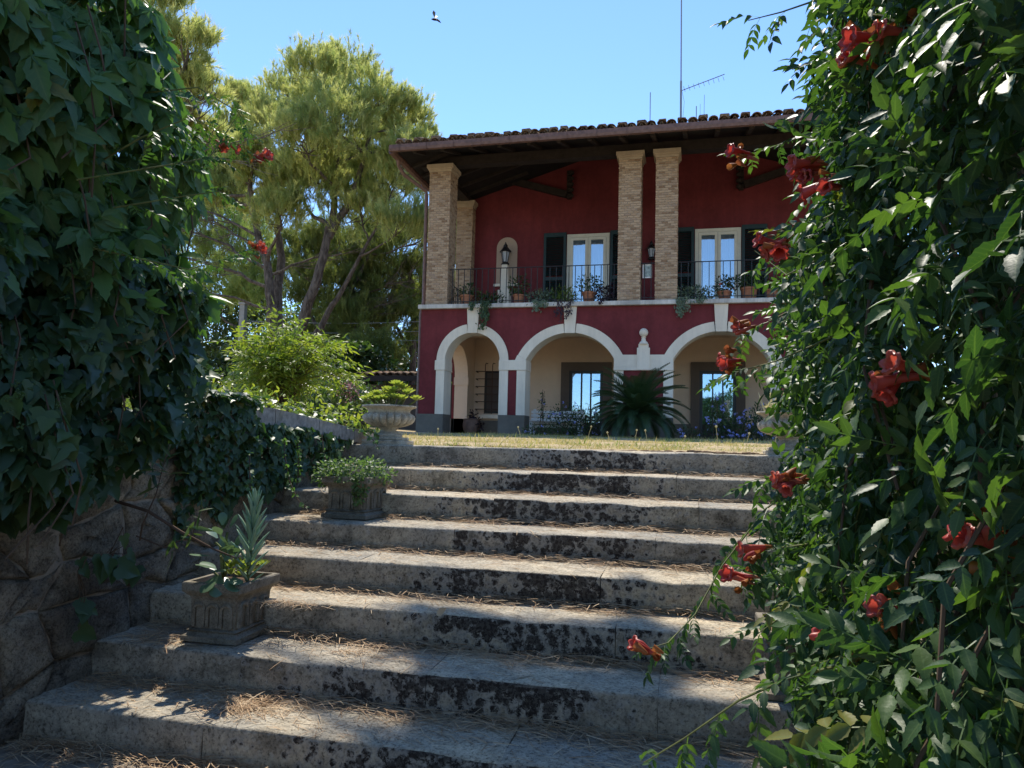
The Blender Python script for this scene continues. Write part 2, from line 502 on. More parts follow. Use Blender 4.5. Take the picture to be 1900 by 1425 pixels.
def npmesh(name, V, F, smooth=False, rnd=None):
    """V (n,3), F (m,k) arrays -> mesh"""
    V = np.asarray(V, np.float32); F = np.asarray(F, np.int32)
    lc = V[:, 3:5] if V.shape[1] == 5 else None
    V = np.ascontiguousarray(V[:, :3])
    me = bpy.data.meshes.new(name)
    me.vertices.add(len(V))
    me.vertices.foreach_set('co', V.ravel())
    k = F.shape[1]
    me.loops.add(F.size)
    me.loops.foreach_set('vertex_index', F.ravel())
    me.polygons.add(len(F))
    me.polygons.foreach_set('loop_start', np.arange(0, F.size, k, dtype=np.int32))
    if smooth:
        me.polygons.foreach_set('use_smooth', np.ones(len(F), bool))
    if rnd is not None:
        a = me.attributes.new('rnd', 'FLOAT', 'POINT')
        a.data.foreach_set('value', np.asarray(rnd, np.float32))
    if lc is not None:
        a = me.attributes.new('lc', 'FLOAT2', 'POINT')
        a.data.foreach_set('vector', np.ascontiguousarray(lc).ravel())
    me.update(calc_edges=True)
    return me

class MB:
    """collects shapes in world coordinates, then becomes one mesh object"""
    def __init__(s):
        s.v = []; s.f = []; s.r = []; s.cur = 0.0
    def add(s, vs, fs):
        n = len(s.v)
        s.v += [tuple(v) for v in vs]
        s.r += [s.cur] * len(vs)
        s.f += [tuple(i + n for i in f) for f in fs]
        return s
    def box(s, x0, x1, y0, y1, z0, z1, ch=0):
        if ch <= 0:
            v = [(x, y, z) for x in (x0, x1) for y in (y0, y1) for z in (z0, z1)]
            return s.add(v, [(0, 1, 3, 2), (4, 6, 7, 5), (0, 4, 5, 1), (2, 3, 7, 6), (0, 2, 6, 4), (1, 5, 7, 3)])
        bm = bmesh.new()
        bmesh.ops.create_cube(bm, size=1)
        for v in bm.verts:
            v.co = Vector(((x0 + x1) / 2 + v.co.x * (x1 - x0), (y0 + y1) / 2 + v.co.y * (y1 - y0), (z0 + z1) / 2 + v.co.z * (z1 - z0)))
        bmesh.ops.bevel(bm, geom=bm.edges[:], offset=ch, segments=1, affect='EDGES')
        bm.verts.index_update()
        s.add([v.co for v in bm.verts], [tuple(v.index for v in f.verts) for f in bm.faces])
        bm.free()
        return s
    def obox(s, p, q, w, h, up=(0, 0, 1)):
        """bar of section w x h from p to q"""
        p = Vector(p); q = Vector(q); d = (q - p).normalized()
        sx = d.cross(Vector(up))
        if sx.length < 1e-4: sx = d.cross(Vector((1, 0, 0)))
        sx.normalize(); sz = sx.cross(d)
        v = []
        for a in (p, q):
            for i, j in ((-1, -1), (1, -1), (1, 1), (-1, 1)):
                v.append(a + sx * (w / 2 * i) + sz * (h / 2 * j))
        return s.add(v, [(3, 2, 1, 0), (4, 5, 6, 7), (0, 1, 5, 4), (1, 2, 6, 5), (2, 3, 7, 6), (3, 0, 4, 7)])
    def tube(s, pts, rad, n=6, cap=True):
        pts = [Vector(p) for p in pts]
        if not isinstance(rad, (list, tuple)): rad = [rad] * len(pts)
        rings = []; sx = None
        for i, p in enumerate(pts):
            d = (pts[min(i + 1, len(pts) - 1)] - pts[max(i - 1, 0)])
            d = d.normalized() if d.length > 1e-9 else Vector((0, 0, 1))
            if sx is None:
                sx = d.orthogonal().normalized()
            else:
                sx = (sx - d * sx.dot(d)); sx = sx.normalized() if sx.length > 1e-6 else d.orthogonal().normalized()
            sy = d.cross(sx)
            rings.append([p + (sx * math.cos(2 * math.pi * k / n) + sy * math.sin(2 * math.pi * k / n)) * rad[i] for k in range(n)])
        v = [q for r in rings for q in r]; f = []
        for i in range(len(pts) - 1):
            for k in range(n):
                f.append((i * n + k, i * n + (k + 1) % n, (i + 1) * n + (k + 1) % n, (i + 1) * n + k))
        if cap:
            f.append(tuple(range(n - 1, -1, -1))); f.append(tuple((len(pts) - 1) * n + k for k in range(n)))
        return s.add(v, f)
    def lathe(s, prof, c, n=24, mod=None, cap=True):
        c = Vector(c); v = []; f = []
        for (r, z) in prof:
            for k in range(n):
                a = 2 * math.pi * k / n
                rr = r * (mod(a, z) if mod else 1)
                v.append(c + Vector((math.cos(a) * rr, math.sin(a) * rr, z)))
        for i in range(len(prof) - 1):
            for k in range(n):
                f.append((i * n + k, i * n + (k + 1) % n, (i + 1) * n + (k + 1) % n, (i + 1) * n + k))
        if cap:
            f.append(tuple(range(n - 1, -1, -1))); f.append(tuple((len(prof) - 1) * n + k for k in range(n)))
        return s.add(v, f)
    def prism(s, poly, y0, y1):
        """polygon in x,z (counter-clockwise from the front) pushed from y0 to y1"""
        n = len(poly)
        v = [(x, y0, z) for x, z in poly] + [(x, y1, z) for x, z in poly]
        f = [tuple(range(n)), tuple(range(2 * n - 1, n - 1, -1))]
        f += [((i + 1) % n, i, n + i, n + (i + 1) % n) for i in range(n)]
        return s.add(v, f)
    def build(s, name, mat, parent=None, loc=None, smooth=False, kind=None, label=None):
        if loc is None:
            loc = WL.get(parent, Vector()) if parent is not None else Vector()
        loc = Vector(loc)
        me = bpy.data.meshes.new(name)
        me.from_pydata([(v[0] - loc.x, v[1] - loc.y, v[2] - loc.z) for v in s.v], [], s.f)
        if any(s.r):
            a = me.attributes.new('rnd', 'FLOAT', 'POINT')
            a.data.foreach_set('value', np.array(s.r, np.float32))
        if smooth:
            me.shade_smooth()
            try: me.set_sharp_from_angle(angle=R(38))
            except Exception: pass
        me.materials.append(mat)
        o = link(bpy.data.objects.new(name, me), parent, loc)
        return tag(o, label, None, None, kind)

def copypart(o, parent, loc, rot=None, scale=None, label=None):
    """another object on the same mesh, hung under parent at a world place"""
    c = o.copy()
    link(c, parent, loc)
    if rot is not None: c.rotation_euler = rot
    if scale is not None: c.scale = scale if isinstance(scale, (tuple, list)) else (scale,) * 3
    if label: c['label'] = label
    return c

# ------------------------------------------------------------------ leaf and needle shapes
def blade(L, W, prof, fold=.25, droop=.2, ser=0.0):
    """one leaflet along +Y: stations prof = [(t, w)], creased on the midrib, tip hanging by droop"""
    V = []; T = []
    for i, (t, w) in enumerate(prof):
        z = -droop * L * t * t
        ww = W * .5 * w * (1 - ser * (i % 2))
        V += [(0, L * t, z - fold * ww * .6), (-ww, L * t, z + fold * ww * .5), (ww, L * t, z + fold * ww * .5)]
    for i in range(len(prof) - 1):
        a, b = 3 * i, 3 * i + 3
        T += [(a, b + 1, a + 1), (a, b, b + 1), (a, a + 2, b + 2), (a, b + 2, b)]
    V = np.array(V, np.float32); T = np.array(T, np.int32)
    # two more columns: how far from the midrib, how far along (for the veins)
    lc = np.array([(u, t * 1.0) for t, _ in prof for u in (0, 1, 1)], np.float32)
    V = np.concatenate([V, lc], 1)
    # drop empty triangles at base and tip
    W3 = V[:, :3]
    A = np.linalg.norm(np.cross(W3[T[:, 1]] - W3[T[:, 0]], W3[T[:, 2]] - W3[T[:, 0]]), axis=1)
    return V, T[A > 1e-10]

OV_LO = [(0, 0), (.3, .85), (.62, .8), (1, 0)]
OV_MD = [(0, 0), (.15, .62), (.38, 1), (.65, .78), (.85, .32), (1, 0)]
OV_HI = [(0, 0), (.09, .5), (.2, .72), (.27, 1.0), (.4, .9), (.47, 1.0), (.58, .76), (.66, .84), (.76, .46), (.83, .46), (.92, .16), (1, 0)]
def pad5(V):
    V = np.asarray(V, np.float32)
    return np.concatenate([V, np.zeros((len(V), 2), np.float32)], 1)

def join(parts):
    V = []; T = []; n = 0
    for v, t in parts:
        V.append(v); T.append(np.asarray(t) + n); n += len(v)
    return np.concatenate(V), np.concatenate(T)

def xf(vt, ang=0, tilt=0, roll=0, loc=(0, 0, 0), sc=1):
    m = np.array(Matrix.Rotation(ang, 3, 'Z') @ Matrix.Rotation(tilt, 3, 'X') @ Matrix.Rotation(roll, 3, 'Y'))
    V = vt[0].copy()
    V[:, :3] = (V[:, :3] * sc) @ m.T.astype(np.float32) + np.array(loc, np.float32)
    return V, vt[1]

def pinnate(L, pairs, LL, LW, prof, seed=0, droop=.35, ser=0):
    rg = random.Random(seed)
    P = []
    def at(t): return Vector((0, L * t, -droop * L * t * t))
    for i in range(pairs):
        t = .28 + .62 * i / max(1, pairs - 1) if pairs > 1 else .5
        for sd in (-1, 1):
            s = (1 - .25 * abs(t - .6)) * rg.uniform(.85, 1.12)
            P.append(xf(blade(LL * s, LW * s, prof, rg.uniform(.1, .6), rg.uniform(.05, .65), ser), -sd * R(rg.uniform(45, 72)), R(rg.uniform(-32, -5)), R(sd * rg.uniform(-20, 25)), at(t)))
    P.append(xf(blade(LL * 1.15, LW * 1.1, prof, .3, .3, ser), R(rg.uniform(-12, 12)), R(-20), 0, at(1)))
    # rachis: a thin three-sided strip
    pts = [at(t) for t in (0, .35, .7, 1)]
    V = []; T = []
    for i, p in enumerate(pts):
        w = .0016
        V += [(p.x - w, p.y, p.z), (p.x + w, p.y, p.z)]
        if i: a = 2 * i - 2; T += [(a, a + 1, a + 3), (a, a + 3, a + 2)]
    P.append((pad5(V), np.array(T, np.int32)))
    return join(P)

def palmate(L, prof, seed=0, ser=0, lod=0):
    rg = random.Random(seed)
    P = []
    for a, s in ((-112, .62), (-56, .88), (0, 1), (56, .88), (112, .62)):
        s *= rg.uniform(.9, 1.1)
        P.append(xf(blade(L * s, L * s * .46, prof, .3, rg.uniform(.15, .35), ser), R(a + rg.uniform(-9, 9)), R(rg.uniform(-38, -12)), R(rg.uniform(-12, 12)), (0, .004, 0)))
    V = np.array([(-.0015, -.5 * L, .02), (.0015, -.5 * L, .02), (.0015, .01, 0), (-.0015, .01, 0)], np.float32)
    P.append((pad5(V), np.array([(0, 1, 2), (0, 2, 3)], np.int32)))
    return join(P)

def ivyleaf(L, seed=0):
    rg = random.Random(seed)
    half = [(.16, -.13), (.36, -.10), (.54, .12), (.36, .30), (.37, .50), (.18, .72)]
    j = lambda a: a * rg.uniform(.9, 1.1)
    h = [(j(x), j(y)) for x, y in half]
    h2 = [(j(x), j(y)) for x, y in half]
    ring = [(0, 0, 0)] + [(x, y, .10 * x + rg.uniform(-.03, .03) - .12 * y * y) for x, y in h] + [(0, 1, -.2)] + [(-x, y, .10 * x + rg.uniform(-.03, .03) - .12 * y * y) for x, y in reversed(h2)]
    V = [(0, .33, -.05)] + ring
    n = len(ring)
    T = [(0, 1 + i, 1 + (i + 1) % n) for i in range(n)]
    return np.array(V, np.float32) * L, np.array(T, np.int32)

def frames(d, nrm):
    """rotation matrices whose +Y is d and whose +Z leans to nrm"""
    d = d / np.linalg.norm(d, axis=1, keepdims=True)
    x = np.cross(d, nrm)
    l = np.linalg.norm(x, axis=1, keepdims=True)
    x = np.where(l > 1e-5, x / np.maximum(l, 1e-9), np.array([[1., 0, 0]]))
    z = np.cross(x, d)
    return np.stack([x, d, z], axis=2)

def scatter(name, base, pos, rot, sc, mat, parent=None, kind=None, smooth=True, label=None):
    """many copies of one small shape as ONE mesh (base may be a list of variants)"""
    bases = base if isinstance(base, list) else [base]
    loc = WL.get(parent, Vector()) if parent is not None else Vector()
    pos = np.asarray(pos) - np.array(loc)
    sc = np.asarray(sc).reshape(-1, 1, 1)
    VV = []; TT = []; RR = []; n = 0
    for b, (V, T) in enumerate(bases):
        idx = np.arange(b, len(pos), len(bases))
        if not len(idx): continue
        w = (np.einsum('nij,kj->nki', rot[idx], V[:, :3]) * sc[idx] + pos[idx][:, None, :]).reshape(-1, 3)
        if V.shape[1] == 5: w = np.concatenate([w, np.tile(V[:, 3:5], (len(idx), 1))], 1)
        VV.append(w)
        TT.append((T[None] + (np.arange(len(idx)) * len(V))[:, None, None]).reshape(-1, 3) + n)
        RR.append(np.repeat(rng.random(len(idx)), len(V)))
        n += len(idx) * len(V)
    me = npmesh(name, np.concatenate(VV), np.concatenate(TT), smooth, np.concatenate(RR))
    o = meshobj(name, me, mat, parent, loc)
    return tag(o, label, None, None, kind)

def leafobjs(name, bases, pos, rot, sc, mat, parent):
    """leaves that can be picked apart: one object each, meshes shared"""
    mes = []
    for V, T in bases:
        me = npmesh(name, V, T, True)
        me.materials.append(mat)
        mes.append(me)
    pl = WL.get(parent, Vector()); made = []
    for i in range(len(pos)):
        o = bpy.data.objects.new(name, mes[i % len(mes)])
        COL.objects.link(o)
        o.parent = parent
        m = Matrix([[*rot[i][k]] for k in range(3)]).to_4x4()
        o.matrix_basis = Matrix.Translation(Vector(pos[i]) - pl) @ m @ Matrix.Scale(float(sc[i]), 4)
        made.append(o)
    return made

def unit(a): return a / np.maximum(np.linalg.norm(a, axis=-1, keepdims=True), 1e-9)
def fbm(p, s=1.0, o=3):
    return sum(mnoise.noise(Vector(p) * s * (2 ** k)) * .5 ** k for k in range(o))

# ------------------------------------------------------------------ the setting
ZT = [-.047, -.208, -.362, -.512, -.657, -.813, -.972, -1.132, -1.281]     # tread heights, eye level is 0
YS = [5.621, 5.148, 4.637, 4.201, 3.772, 3.409, 3.028, 2.669]              # nosings
WX, EX = -2.74, .93                                                         # side walls of the stair

g = MB()
g.box(-700, 700, -700, 700, -1.9, -1.285)
tag(g.build('ground', M['groundlow']), kind='structure')

def lawn_h(x, y):
    h = -.055 + .215 * min(1, max(0, (y - 5.9) / 9.5))
    if y > 16: h += .012 * (y - 16)
    if x < -2.9:
        h += .16 * min(1, (-2.9 - x) / 1.5) * max(0, min(1, (7.6 - y) / 2))
        h += .05 * max(0, min(8, y - 6)) * max(0, min(1, (-6.4 - x) / 4)) * .5
    h += .018 * fbm((x, y, 0), .9) + .010 * fbm((x, y, 3), 4)
    return h
def lawn_sheet():
    xs = np.concatenate([[-500, -200, -90, -50, -36], np.arange(-28, -3, .8), np.arange(-2.75, .95, .09), np.arange(1.0, 24, 1.2), [30, 50, 90, 200, 500]])
    ys = np.concatenate([[-20, -4, 0, 1, 2, 3, 4, 4.6, 5.2, 5.60], np.arange(5.68, 7.6, .09), np.arange(7.7, 17, .35), np.arange(18, 50, 3), [60, 90, 200, 600]])
    V = []; F = []
    for y in ys:
        for x in xs:
            yy = y
            if -2.8 < x < 1.0 and 5.65 < y < 5.75:
                yy = 5.80 + .07 * fbm((x, 0, 0), 2.2)
            V.append((x, yy, lawn_h(x, yy)))
    nx = len(xs)
    for j in range(len(ys) - 1):
        for i in range(nx - 1):
            if xs[i] > -2.86 and xs[i + 1] < .99 and ys[j + 1] < 5.7: continue
            if -3.6 < xs[i] < -2.86 and ys[j + 1] < 5.7: continue
            F.append((j * nx + i, j * nx + i + 1, (j + 1) * nx + i + 1, (j + 1) * nx + i))
    # soil skirt down at the front rim of the lawn
    o = meshobj('lawn', npmesh('lawn', V, F, True), M['lawn'])
    tag(o, kind='structure')
lawn_sheet()

# ------------------------------------------------------------------ stone stair, block by block
def stone_mesh(x0, x1, y0, y1, z0, z1, seed, ch=.016, amp=.004, cell=.07):
    nx = max(2, int((x1 - x0) / cell)); ny = max(2, int((y1 - y0) / (cell * 1.3))); nz = max(2, int((z1 - z0) / cell))
    bm = bmesh.new()
    bmesh.ops.create_cube(bm, size=1)
    for v in bm.verts:
        v.co = Vector(((x0 + x1) / 2 + v.co.x * (x1 - x0), (y0 + y1) / 2 + v.co.y * (y1 - y0), (z0 + z1) / 2 + v.co.z * (z1 - z0)))
    ex = [e for e in bm.edges if abs(e.verts[0].co.x - e.verts[1].co.x) > 1e-4]
    bmesh.ops.subdivide_edges(bm, edges=ex, cuts=nx - 1, use_grid_fill=True)
    ey = [e for e in bm.edges if abs(e.verts[0].co.y - e.verts[1].co.y) > 1e-4]
    bmesh.ops.subdivide_edges(bm, edges=ey, cuts=ny - 1, use_grid_fill=True)
    ez = [e for e in bm.edges if abs(e.verts[0].co.z - e.verts[1].co.z) > 1e-4]
    bmesh.ops.subdivide_edges(bm, edges=ez, cuts=nz - 1, use_grid_fill=True)
    sharp = [e for e in bm.edges if len(e.link_faces) == 2 and e.calc_face_angle(0) > 1 and abs(e.verts[0].co.x - e.verts[1].co.x) > 1e-4]
    bmesh.ops.bevel(bm, geom=sharp, offset=ch, segments=2, affect='EDGES', profile=.5)      # the ends stay square: tight joints
    bm.normal_update()
    for v in bm.verts:
        p = v.co + Vector((seed * 3.7, 0, 0))
        v.co += v.normal * (amp * fbm(p, 5) + amp * .6 * fbm(p, 16))
        if abs(v.co.z - z1) < .03 and abs(v.co.y - y0) < .03:       # chipped, worn nosing
            k = max(0, fbm(p, 3.1) - .12) * .022
            v.co.z -= k; v.co.y += k
    me = bpy.data.meshes.new('stone_block')
    bm.to_mesh(me); bm.free()
    me.shade_smooth()
    try: me.set_sharp_from_angle(angle=R(50))
    except Exception: pass
    return me

stair = thing('stone_staircase', 'wide flight of weathered grey stone steps with black crust on the risers', 'staircase', (0, 4.1, -1.281))
JOINTS = [[-2.17, -.59, .16], [-1.99, -1.1, -.1], [-2.12, -1.23, .04], [-1.35, -.2], [-1.76, -.45], [-2.1, -1.2, -.34], [-1.09, -.14], [-1.88, -.68, .35]]
for i in range(8):
    xs = [WX - .05] + JOINTS[i] + [EX + .05]
    yb = YS[i - 1] + .09 if i else 6.0
    for k in range(len(xs) - 1):
        dz = random.uniform(-.003, .003); dy = random.uniform(-.004, .004)
        me = stone_mesh(xs[k] + .0012, xs[k + 1] - .0012, YS[i] + dy, yb, ZT[i + 1] - .04, ZT[i] + dz, i * 7 + k)
        me.transform(Matrix.Translation(Vector((0, -4.1, 1.281))))
        o = bpy.data.objects.new('stone_block', me)
        me.materials.append(M['stair'])
        COL.objects.link(o); o.parent = stair
stair.rotation_euler.z = math.atan(.0101)
# rubble bed under the treads keeps the joints dark
b = MB(); b.box(WX - .1, EX + .1, 5.9, 6.4, -1.6, -.2)
for i in range(1, 8): b.box(WX - .1, EX + .1, YS[i] + .12, YS[i - 1] + .2, -1.6, ZT[i] - .08)
b.build('rubble_bed', M['soil'], stair)

# ------------------------------------------------------------------ left retaining wall: stones, coping, the unseen block added behind the ivy
def rubble_wall(root, x, sgn, y0, y1, ztop, zbot, cell, seed):
    """stones in the plane x, faces looking towards sgn; shared crooked corners, narrow open joints"""
    rg = random.Random(seed)
    ny = int((y1 - y0) / cell); nz = int((ztop(y0) - zbot) / (cell * .78)) + 1
    P = {}
    for j in range(nz + 1):
        for i in range(ny + 1):
            t = i / ny; y = y0 + (y1 - y0) * t
            z = zbot + (ztop(y) - zbot) * j / nz
            jy = rg.uniform(-.32, .32) * cell if 0 < i < ny else 0
            jz = rg.uniform(-.30, .30) * cell * .78 if 0 < j < nz else 0
            off = (.5 * cell if j % 2 else 0) * (1 if 0 < i < ny else 0)
            P[i, j] = (y + jy + off * .8, z + jz)
    E_ = {}
    def emid(a, b):
        k = (min(a, b), max(a, b))
        if k not in E_:
            p, q = P[k[0]], P[k[1]]
            E_[k] = ((p[0] + q[0]) / 2 + rg.uniform(-.1, .1) * cell, (p[1] + q[1]) / 2 + rg.uniform(-.1, .1) * cell)
        return E_[k]
    for j in range(nz):
        for i in range(ny):
            cs = [(i, j), (i + 1, j), (i + 1, j + 1), (i, j + 1)]
            poly = []
            for k in range(4):
                poly += [P[cs[k]], emid(cs[k], cs[(k + 1) % 4])]
            cy = sum(p[0] for p in poly) / 8; cz = sum(p[1] for p in poly) / 8
            pr = rg.uniform(.0, .022)
            fine = []
            for k in range(8):
                (ya, za), (yb, zb) = poly[k], poly[(k + 1) % 8]
                for q in range(3):
                    t = q / 3
                    fine.append((ya + (yb - ya) * t + (rg.uniform(-.006, .006) if q else 0), za + (zb - za) * t + (rg.uniform(-.006, .006) if q else 0)))
            n = len(fine); v = []
            for ins, dep in ((.003, -.05), (.004, -.004), (.012, .004 + pr * .5), (.035, .008 + pr), (.08, .010 + pr), (.13, .010 + pr)):
                for (y, z) in fine:
                    d = math.hypot(y - cy, z - cz) + 1e-6
                    f = max(.12, 1 - ins / d)
                    yy, zz = cy + (y - cy) * f, cz + (z - cz) * f
                    q = (yy, zz, seed)
                    v.append((x + sgn * (dep + .013 * fbm(q, 4.5, 2) + .012 * fbm(q, 19, 3)), yy, zz))
            v.append((x + sgn * (pr + .012 + .02 * fbm((cy, cz, seed), 5)), cy, cz))
            m = MB(); f = []
            for a in range(5):
                for k in range(n):
                    q = (a * n + k, a * n + (k + 1) % n, (a + 1) * n + (k + 1) % n, (a + 1) * n + k)
                    f.append(q if sgn > 0 else q[::-1])
            for k in range(n):
                q = (5 * n + k, 5 * n + (k + 1) % n, 6 * n)
                f.append(q if sgn > 0 else q[::-1])
            m.add(v, f)
            o = m.build('stone', M['rubble'], root, loc=(x, cy, cz))
            o.data.shade_smooth()
wtop = lambda y: .20 - .085 * max(0, y - 4.2) if y > 4.0 else .20
lwall = thing('retaining_wall', 'rubble stone wall along the shaded side of the steps under the dark ivy', 'wall', (-2.8, 4, -1.281))
rubble_wall(lwall, WX, 1, .6, 6.0, lambda y: wtop(y) - .1, -1.30, .34, 3)
c = MB(); c.box(-3.3, WX - .006, -1.5, 6.05, -1.5, -.06)
c.add([(-3.3, 3.9, -.2), (WX - .035, 3.9, -.2), (WX - .035, 3.9, .10), (-3.3, 3.9, .10), (-3.3, 6.05, -.2), (WX - .035, 6.05, -.2), (WX - .035, 6.05, -.06), (-3.3, 6.05, -.06)],
      [(0, 1, 2, 3), (5, 4, 7, 6), (3, 2, 6, 7), (1, 5, 6, 2), (4, 0, 3, 7)])
c.build('mortar_core', M['oldmortar'], lwall)
NY, NZ = 130, 34                                       # rough pointing, smeared unevenly over the stone edges
v = []; f = []
for j in range(NZ + 1):
    for i in range(NY + 1):
        y = .6 + 5.4 * i / NY; z = -1.30 + (wtop(y) - .12 + 1.30) * j / NZ
        v.append((WX + .000 + .014 * fbm((y, z, 31), 4.3, 4), y, z))
for j in range(NZ):
    for i in range(NY): f.append((j * (NY + 1) + i, j * (NY + 1) + i + 1, (j + 1) * (NY + 1) + i + 1, (j + 1) * (NY + 1) + i))
o = MB().add(v, f).build('pointing', M['oldmortar'], lwall, smooth=True)
for (a, bb) in ((3.62, 4.42), (4.43, 5.02), (5.03, 5.62), (5.63, 6.1)):
    m = MB(); x0, x1 = -3.12, WX + .045
    za, zb = wtop(a), wtop(bb)
    m.add([(x0, a, za - .11), (x1, a, za - .11), (x1, a, za), (x0, a, za), (x0, bb, zb - .11), (x1, bb, zb - .11), (x1, bb, zb), (x0, bb, zb)],
          [(0, 1, 2, 3), (5, 4, 7, 6), (3, 2, 6, 7), (1, 5, 6, 2), (4, 0, 3, 7), (0, 4, 5, 1)])
    m.build('coping_slab', M['coping'], lwall)
tw = MB(); tw.box(-3.35, -2.86, -1.5, 2.2, -.06, 2.3); tw.box(-3.34, -2.861, 2.2, 3.2, -.06, 1.25)  # unseen block added behind the ivy to stop light leaking through
tw.build('hidden_backing_block', M['rubble'], lwall)

rwall = thing('retaining_wall', 'stone wall at the foot of the trumpet vine opposite the ivy wall', 'wall', (1.0, 3, -1.281))
rubble_wall(rwall, EX + .06, -1, .2, 6.0, lambda y: .05 if y > 4.4 else .15, -1.30, .42, 9)
c = MB(); c.box(EX + .10, EX + .6, -1.5, 6.05, -1.5, .02)
c.build('mortar_core', M['soil'], rwall)
tw = MB(); tw.box(EX + .22, EX + .62, -1.5, 3.6, .03, 2.1)
tw.build('hidden_backing_block', M['rubble'], rwall)

# ------------------------------------------------------------------ the villa
YF, TH = 16.0, .46                  # facade plane and wall thickness
CX = -1.05                          # the facade mirrors about this line
HB, ZS0, ZS1 = .10, 2.995, 3.09     # house base, underside and top of the balcony slab
XL, XR = -6.12, 4.02
YU = 19.0                           # inner wall of loggia and porch
villa = thing('red_villa', 'two storey dark red villa with white arches, brick loggia piers and a tiled roof', 'house', (CX, YF, HB))
mir = lambda x: 2 * CX - x

ARCH = []                           # cx, half width, inner radius, centre height, outer radius
A1 = dict(cx=-4.865, hw=.645, R=.645, zc=1.80, ring=.20)
A2 = dict(cx=-2.645, hw=.975, R=1.10, zc=1.32, ring=.205)
for a in (A1, A2):
    ARCH.append(a); b = dict(a); b['cx'] = mir(a['cx']); ARCH.append(b)
ARCH.sort(key=lambda a: a['cx'])
def arcpts(cx, R_, zc, hw, n=20):
    a0 = math.acos(min(1, hw / R_))
    return [(cx - R_ * math.cos(a0 + (math.pi - 2 * a0) * i / n), zc + R_ * math.sin(a0 + (math.pi - 2 * a0) * i / n)) for i in range(n + 1)]
ZI0, ZI1, ZP = 1.59, 1.815, .59     # impost band, plinth top
# front wall: red panels cut round the arches (the white trim is set into and proud of it)
w = MB()
edges = [XL]
cut = .015
def strip(m, pts, ztop, y0, y1):
    for (xa, za), (xb, zb) in zip(pts[:-1], pts[1:]):
        m.add([(xa, y0, za), (xb, y0, zb), (xb, y0, ztop), (xa, y0, ztop), (xa, y1, za), (xb, y1, zb), (xb, y1, ztop), (xa, y1, ztop)],
              [(0, 1, 2, 3), (5, 4, 7, 6), (0, 4, 5, 1)])
for a in ARCH:
    Ro = a['R'] + a['ring'] - cut
    hwo = a['hw'] + a['ring'] - cut if a['R'] == a['hw'] else Ro * math.cos(math.asin((ZI1 - a['zc']) / Ro))
    pts = arcpts(a['cx'], Ro, a['zc'], hwo)
    a['xo'] = (pts[0][0], pts[-1][0])
    strip(w, pts, ZS0, YF, YF + TH)
xs = [XL] + [x for a in ARCH for x in a['xo']] + [XR]
for k in range(0, len(xs), 2):
    if xs[k + 1] > xs[k]:
        w.box(xs[k], xs[k + 1], YF, YF + TH, ZI1 - .05, ZS0)
# below the imposts
segs = [(XL, ARCH[0]['cx'] - A1['hw'] - .19), (ARCH[0]['cx'] + A1['hw'] + .19, ARCH[1]['cx'] - A2['hw'] - .2),
        (ARCH[1]['cx'] + A2['hw'] + .2, ARCH[2]['cx'] - A2['hw'] - .2), (ARCH[2]['cx'] + A2['hw'] + .2, ARCH[3]['cx'] - A1['hw'] - .19),
        (ARCH[3]['cx'] + A1['hw'] + .19, XR)]
for x0, x1 in segs:
    w.box(x0, x1, YF, YF + TH, ZP - .02, ZI1 - .05)
# side walls, with an arched opening on the left, and the rear
SY0, SY1, SR = 16.85, 18.40, .775
scy = (SY0 + SY1) / 2
def sidewall(m, x0, x1):
    pts = [(scy - SR * math.cos(math.pi * i / 16), 1.62 + SR * math.sin(math.pi * i / 16)) for i in range(17)]
    for (ya, za), (yb, zb) in zip(pts[:-1], pts[1:]):
        m.add([(x0, ya, za), (x0, yb, zb), (x0, yb, ZS0), (x0, ya, ZS0), (x1, ya, za), (x1, yb, zb), (x1, yb, ZS0), (x1, ya, ZS0)],
              [(3, 2, 1, 0), (4, 5, 6, 7), (0, 1, 5, 4)])
    m.box(x0, x1, YF + TH, SY0, HB, ZS0); m.box(x0, x1, SY1, 25.0, HB, ZS0)
sidewall(w, XL, XL + .06)
sidewall(w, XR - .06, XR)
w.box(XL + .06, XR - .06, 24.6, 25.0, HB, 6.6)
w.build('front_wall', M['red'], villa)
inn = MB()                          # cream plaster lining of the ground-floor porch
sidewall(inn, XL + .065, XL + .42)
sidewall(inn, XR - .42, XR - .065)
inn.box(XL + .42, XR - .42, YU, YU + .3, HB, 2.80)
inn.box(XL + .42, XR - .42, YF + TH, YU, 2.72, 2.86)
# plaster skin on the inside of the front wall
inn.build('porch_wall', M['cream'], villa)
fl = MB(); fl.box(XL + .06, XR - .06, YF - .05, YU, HB - .3, HB + .06)
fl.build('porch_floor', M['concrete'], villa)
# imposts on the far jamb of the side arch
for x0 in (XL + .05, XR - .44):
    m = MB(); m.box(x0, x0 + .39, SY1 - .02, SY1 + .12, 1.44, 1.64)
    m.build('side_arch_impost', M['cream'], villa)
# plinth blocks
pl = [(XL - .03, ARCH[0]['cx'] - .645), (ARCH[0]['cx'] + .645, ARCH[1]['cx'] - .975), (ARCH[1]['cx'] + .975, ARCH[2]['cx'] - .975),
      (ARCH[2]['cx'] + .975, ARCH[3]['cx'] - .645), (ARCH[3]['cx'] + .645, XR + .03)]
for x0, x1 in pl:
    m = MB(); m.box(x0, x1, YF - .04, YF + TH + .03, HB - .3, ZP)
    m.build('plinth_block', M['plinth'], villa)
for x0 in (XL - .03, XR - .40):
    for ya, yb in ((YF + TH + .03, SY0), (SY1, 25.03)):
        m = MB(); m.box(x0, x0 + .43, ya, yb, HB - .3, ZP - .02)
        m.build('plinth_block', M['plinth'], villa)
bp_ = MB(); bp_.box(XL + .42, XR - .42, YU - .03, YU, HB, .55)
bp_.build('porch_skirting', M['plinth'], villa)

